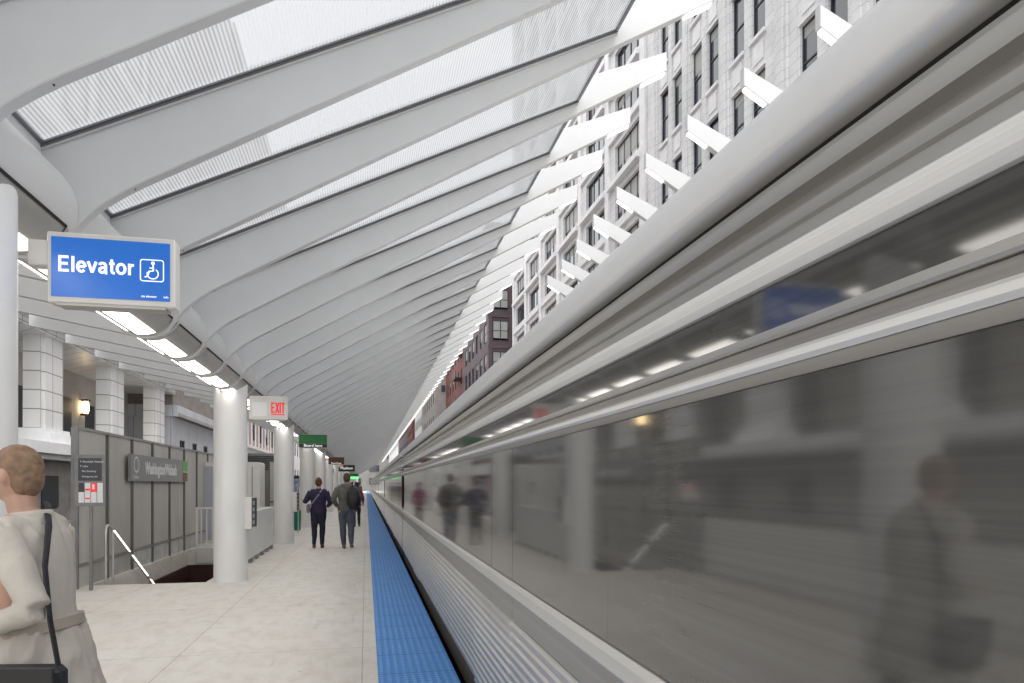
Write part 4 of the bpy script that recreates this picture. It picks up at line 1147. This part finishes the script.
    if hair == 'bun': hb.ell((h[0], h[1]-.085*s, h[2]+.045*s), (.052*s,.045*s,.05*s)); hb.ell((h[0], h[1]-.03*s, h[2]+.10*s), (.05*s,.05*s,.03*s))
    if hair == 'long': hb.ell((h[0], h[1]-.055*s, h[2]-.09*s), (.085*s,.055*s,.14*s))
    # keep face clear
    hr = remesh('hair', hb, [mat('hair', haircol, .6, var=.35, vscale=30, bump=.6, bscale=60)], voxel*.8, None, t, 2)
    if hood:
        b2 = MB(); b2.ell(lz((0,-.075,1.44)), (.12*s,.055*s,.085*s)); b2.ell(lz((0,-.10,1.39)), (.085*s,.045*s,.09*s))
        b2.tube([lz(p) for p in ((-.10,.03,1.50),(-.11,-.04,1.49),(0,-.09,1.49),(.11,-.04,1.49),(.10,.03,1.50))], .032*s, 10)
        remesh('hood', b2, [mats[0]], voxel*.9, None, t, 3)
    # jacket hem
    b3 = MB(); b3.tube([lz(p) for p in ((0,0,.90),(0,0,.97),(0,0,1.05))], [(.176*k*s,.128*k*s),(.178*k*s,.128*k*s),(.160*k*s,.116*k*s)], 24, up=(1,0,0))
    b3.build('jacket_hem', mats[0], t)
    return t

navy = cloth('plum_navy_jacket', (.022,.016,.05)); jeansd = cloth('dark_jeans', (.012,.015,.028)); brownshoe = mat('brown_leather', (.09,.04,.025), .5)
# woman
person('woman walking away in a plum navy jacket and dark trousers, hair pinned up', (-1.10, 16.8, 0), R(2), 1.66,
       {'L':[(-.33,-.03,1.17),(-.24,.20,1.24),(-.20,.25,1.27)], 'R':[(.285,-.06,1.14),(.22,.16,1.05),(.18,.22,1.06)]},
       {'L':[(-.10,-.02,.50),(-.10,-.14,.11),(-.11,.02,.035)], 'R':[(.09,.07,.50),(.085,.05,.085),(.10,.22,.03)]},
       [navy, jeansd, brownshoe, SKIN], 1.50, .88, hair='bun', haircol=(.10,.045,.025), bulk=1.14)
t = empty('shoulder_bag', (-1.10, 16.8, 0), R(2)); tag(t, 'small grey shoulder bag on a diagonal strap at the navy jacketed woman\'s hip', 'bag')
b = MB(); b.box(-.27, -.19, -.14, .12, .84, 1.05, 0, .03); b.build('bag_body', mat('grey_bag_cloth', (.16,.15,.17), .8, var=.2), t)
b = MB(); b.tube([(.08,.02,1.40),(.075,-.085,1.385),(0,-.125,1.27),(-.10,-.125,1.13),(-.185,-.08,1.02)], [(.016,.004)]*5, 8); b.build('strap', mat('grey_strap', (.22,.21,.24), .8), t)

grey = cloth('grey_marl_hoodie', (.115,.11,.10), .3, 14); jeans = cloth('washed_jeans', (.075,.09,.115), .3, 5); tan = mat('tan_suede', (.17,.13,.10), .8, var=.2)
# man
person('man walking away in a grey hooded top and washed jeans, hands in pockets', (-.44, 16.55, 0), R(-3), 1.77,
       {'L':[(-.30,-.09,1.16),(-.235,.06,1.0),(-.20,.10,.97)], 'R':[(.30,-.09,1.16),(.235,.06,1.0),(.20,.10,.97)]},
       {'L':[(-.095,.06,.50),(-.075,.06,.085),(-.085,.23,.03)], 'R':[(.10,-.03,.50),(.115,-.18,.13),(.125,-.03,.04)]},
       [grey, jeans, tan, SKIN], 1.52, .93, hood=True, haircol=(.075,.045,.03), bulk=1.20)
t = empty('backpack', (-.44, 16.55, 0), R(-3)); tag(t, 'black backpack slung over the right shoulder of the hooded man', 'backpack')
bb = MB(); bb.tube([(.17,-.20,.98),(.17,-.22,1.04),(.165,-.23,1.20),(.155,-.20,1.34),(.15,-.17,1.42)], [(.11,.07),(.15,.10),(.155,.105),(.13,.085),(.08,.05)], 18)
bb.ell((.175,-.31,1.11), (.105,.045,.10))
blk = mat('black_nylon', (.012,.012,.016), .55, var=.5, vscale=14, bump=.6, bscale=30)
remesh('bag_body', bb, [blk], .012, None, t, 3)
b = MB(); b.tube([(.13,-.13,1.42),(.14,-.06,1.49),(.145,.05,1.47),(.17,.12,1.30),(.24,.02,1.08)], [(.022,.006)]*5, 8); b.build('strap', blk, t)

# magenta coat behind the man
person('person in a magenta coat walking further ahead, mostly hidden by the hooded man', (-.33, 25.0, 0), 0, 1.60,
       {'L':[(-.26,-.05,1.14),(-.25,.08,.90),(-.25,.12,.84)], 'R':[(.26,-.05,1.14),(.25,.08,.90),(.25,.12,.84)]},
       {'L':[(-.09,.05,.50),(-.08,.04,.085),(-.09,.2,.03)], 'R':[(.09,-.03,.50),(.10,-.16,.13),(.11,0,.04)]},
       [cloth('magenta_coat', (.22,.02,.09)), jeansd, brownshoe, SKIN], 1.50, .80, hair='long', voxel=.018, haircol=(.03,.02,.015))
# far standing group
far = []
for i, (x, y, c) in enumerate(((-1.0, 52, (.03,.03,.04)), (-.55, 58, (.20,.19,.18)), (-1.35, 64, (.05,.06,.09)))):
    labs = ['far dark clad person standing near the platform end', 'far person in a pale grey coat near the platform end', 'farthest person in a dark blue coat near the platform end']
    person(labs[i], (x, y, 0), R(20*i), 1.72,
       {'L':[(-.24,-.03,1.14),(-.23,.06,.90),(-.23,.10,.84)], 'R':[(.24,-.03,1.14),(.23,.06,.90),(.23,.10,.84)]},
       {'L':[(-.09,.02,.50),(-.09,.0,.085),(-.1,.16,.03)], 'R':[(.09,.02,.50),(.09,0,.085),(.1,.16,.03)]},
       [cloth('far_coat', c), jeansd, brownshoe, SKIN], 1.50, .86, voxel=.03)
# foreground passer-by walking left, cut by the frame
beige = mat('beige_linen_coat', (.46,.425,.375), .9, var=.10, vscale=5, bump=.25, bscale=220); darkt = cloth('charcoal_trousers', (.02,.02,.024))
FP = (-1.24, 3.00, 0)
wk = person('passer-by in a beige coat with a black crossbody bag striding left past the leftmost column', FP, R(80), 1.64,
       {'L':[(-.265,-.17,1.14),(-.245,.05,1.05),(-.215,.13,1.07)], 'R':[(.24,.04,1.12),(.22,.22,.98),(.20,.29,.96)]},
       {'L':[(-.09,.16,.52),(-.09,.30,.12),(-.09,.47,.05)], 'R':[(.09,-.10,.50),(.09,-.42,.16),(.09,-.28,.04)]},
       [beige, darkt, brownshoe, SKIN], 1.49, .80, voxel=.009, bulk=1.08, lean=.12, haircol=(.20,.12,.07), folds=.005)
s_ = 1.64/1.76
def hl(x, y, z): return (x*s_, (y+(z-.95)*.12)*s_, z*s_)
bb = MB(); bb.tube([hl(0,-.02,z) for z in (1.40,1.455,1.50)], [(.125*s_,.10*s_),(.088*s_,.082*s_),(.082*s_,.078*s_)], 28, up=(1,0,0))
remesh('collar', bb, [beige], .008, None, wk, 2)
b = MB(); b.tube([hl(0,0,z) for z in (.56,.74,.90,1.02)], [(.225,.20),(.21,.175),(.19,.15),(.172,.13)], 40, up=(1,0,0))
remesh('coat_skirt', b, [beige], .009, None, wk, 2, folds=.012)
b = MB(); b.tube([hl(0,0,1.005), hl(0,0,1.045)], [(.183,.140),(.181,.138)], 40, up=(1,0,0)); b.build('coat_belt', mat('beige_belt', (.34,.30,.25), .8, var=.1), wk)
t = empty('crossbody_bag', FP, R(80)); tag(t, 'black crossbody bag on the near hip of the passer-by in the beige coat', 'bag')
b = MB(); b.box(-.30, -.215, -.24, .06, .62, .86, 0, .02); o = b.build('bag_body', mat('dark_bag_cloth', (.009,.009,.013), .5, var=.4, vscale=9, bump=.4, bscale=60), t)
b = MB(); b.box(-.312, -.301, -.235, .055, .73, .865, 0, .004); b.build('flap', mat('bag_flap_leather', (.014,.013,.015), .35, var=.3), t)
b = MB(); b.box(-.318, -.312, -.105, -.075, .735, .765); b.build('buckle', M['galv'], t)
b = MB(); b.tube([(-.255,-.22,.85),(-.225,-.17,1.02),(-.165,-.115,1.20),(-.07,-.07,1.35),(.06,.02,1.43)], [(.016,.004)]*5, 8); b.build('strap', blk, t)
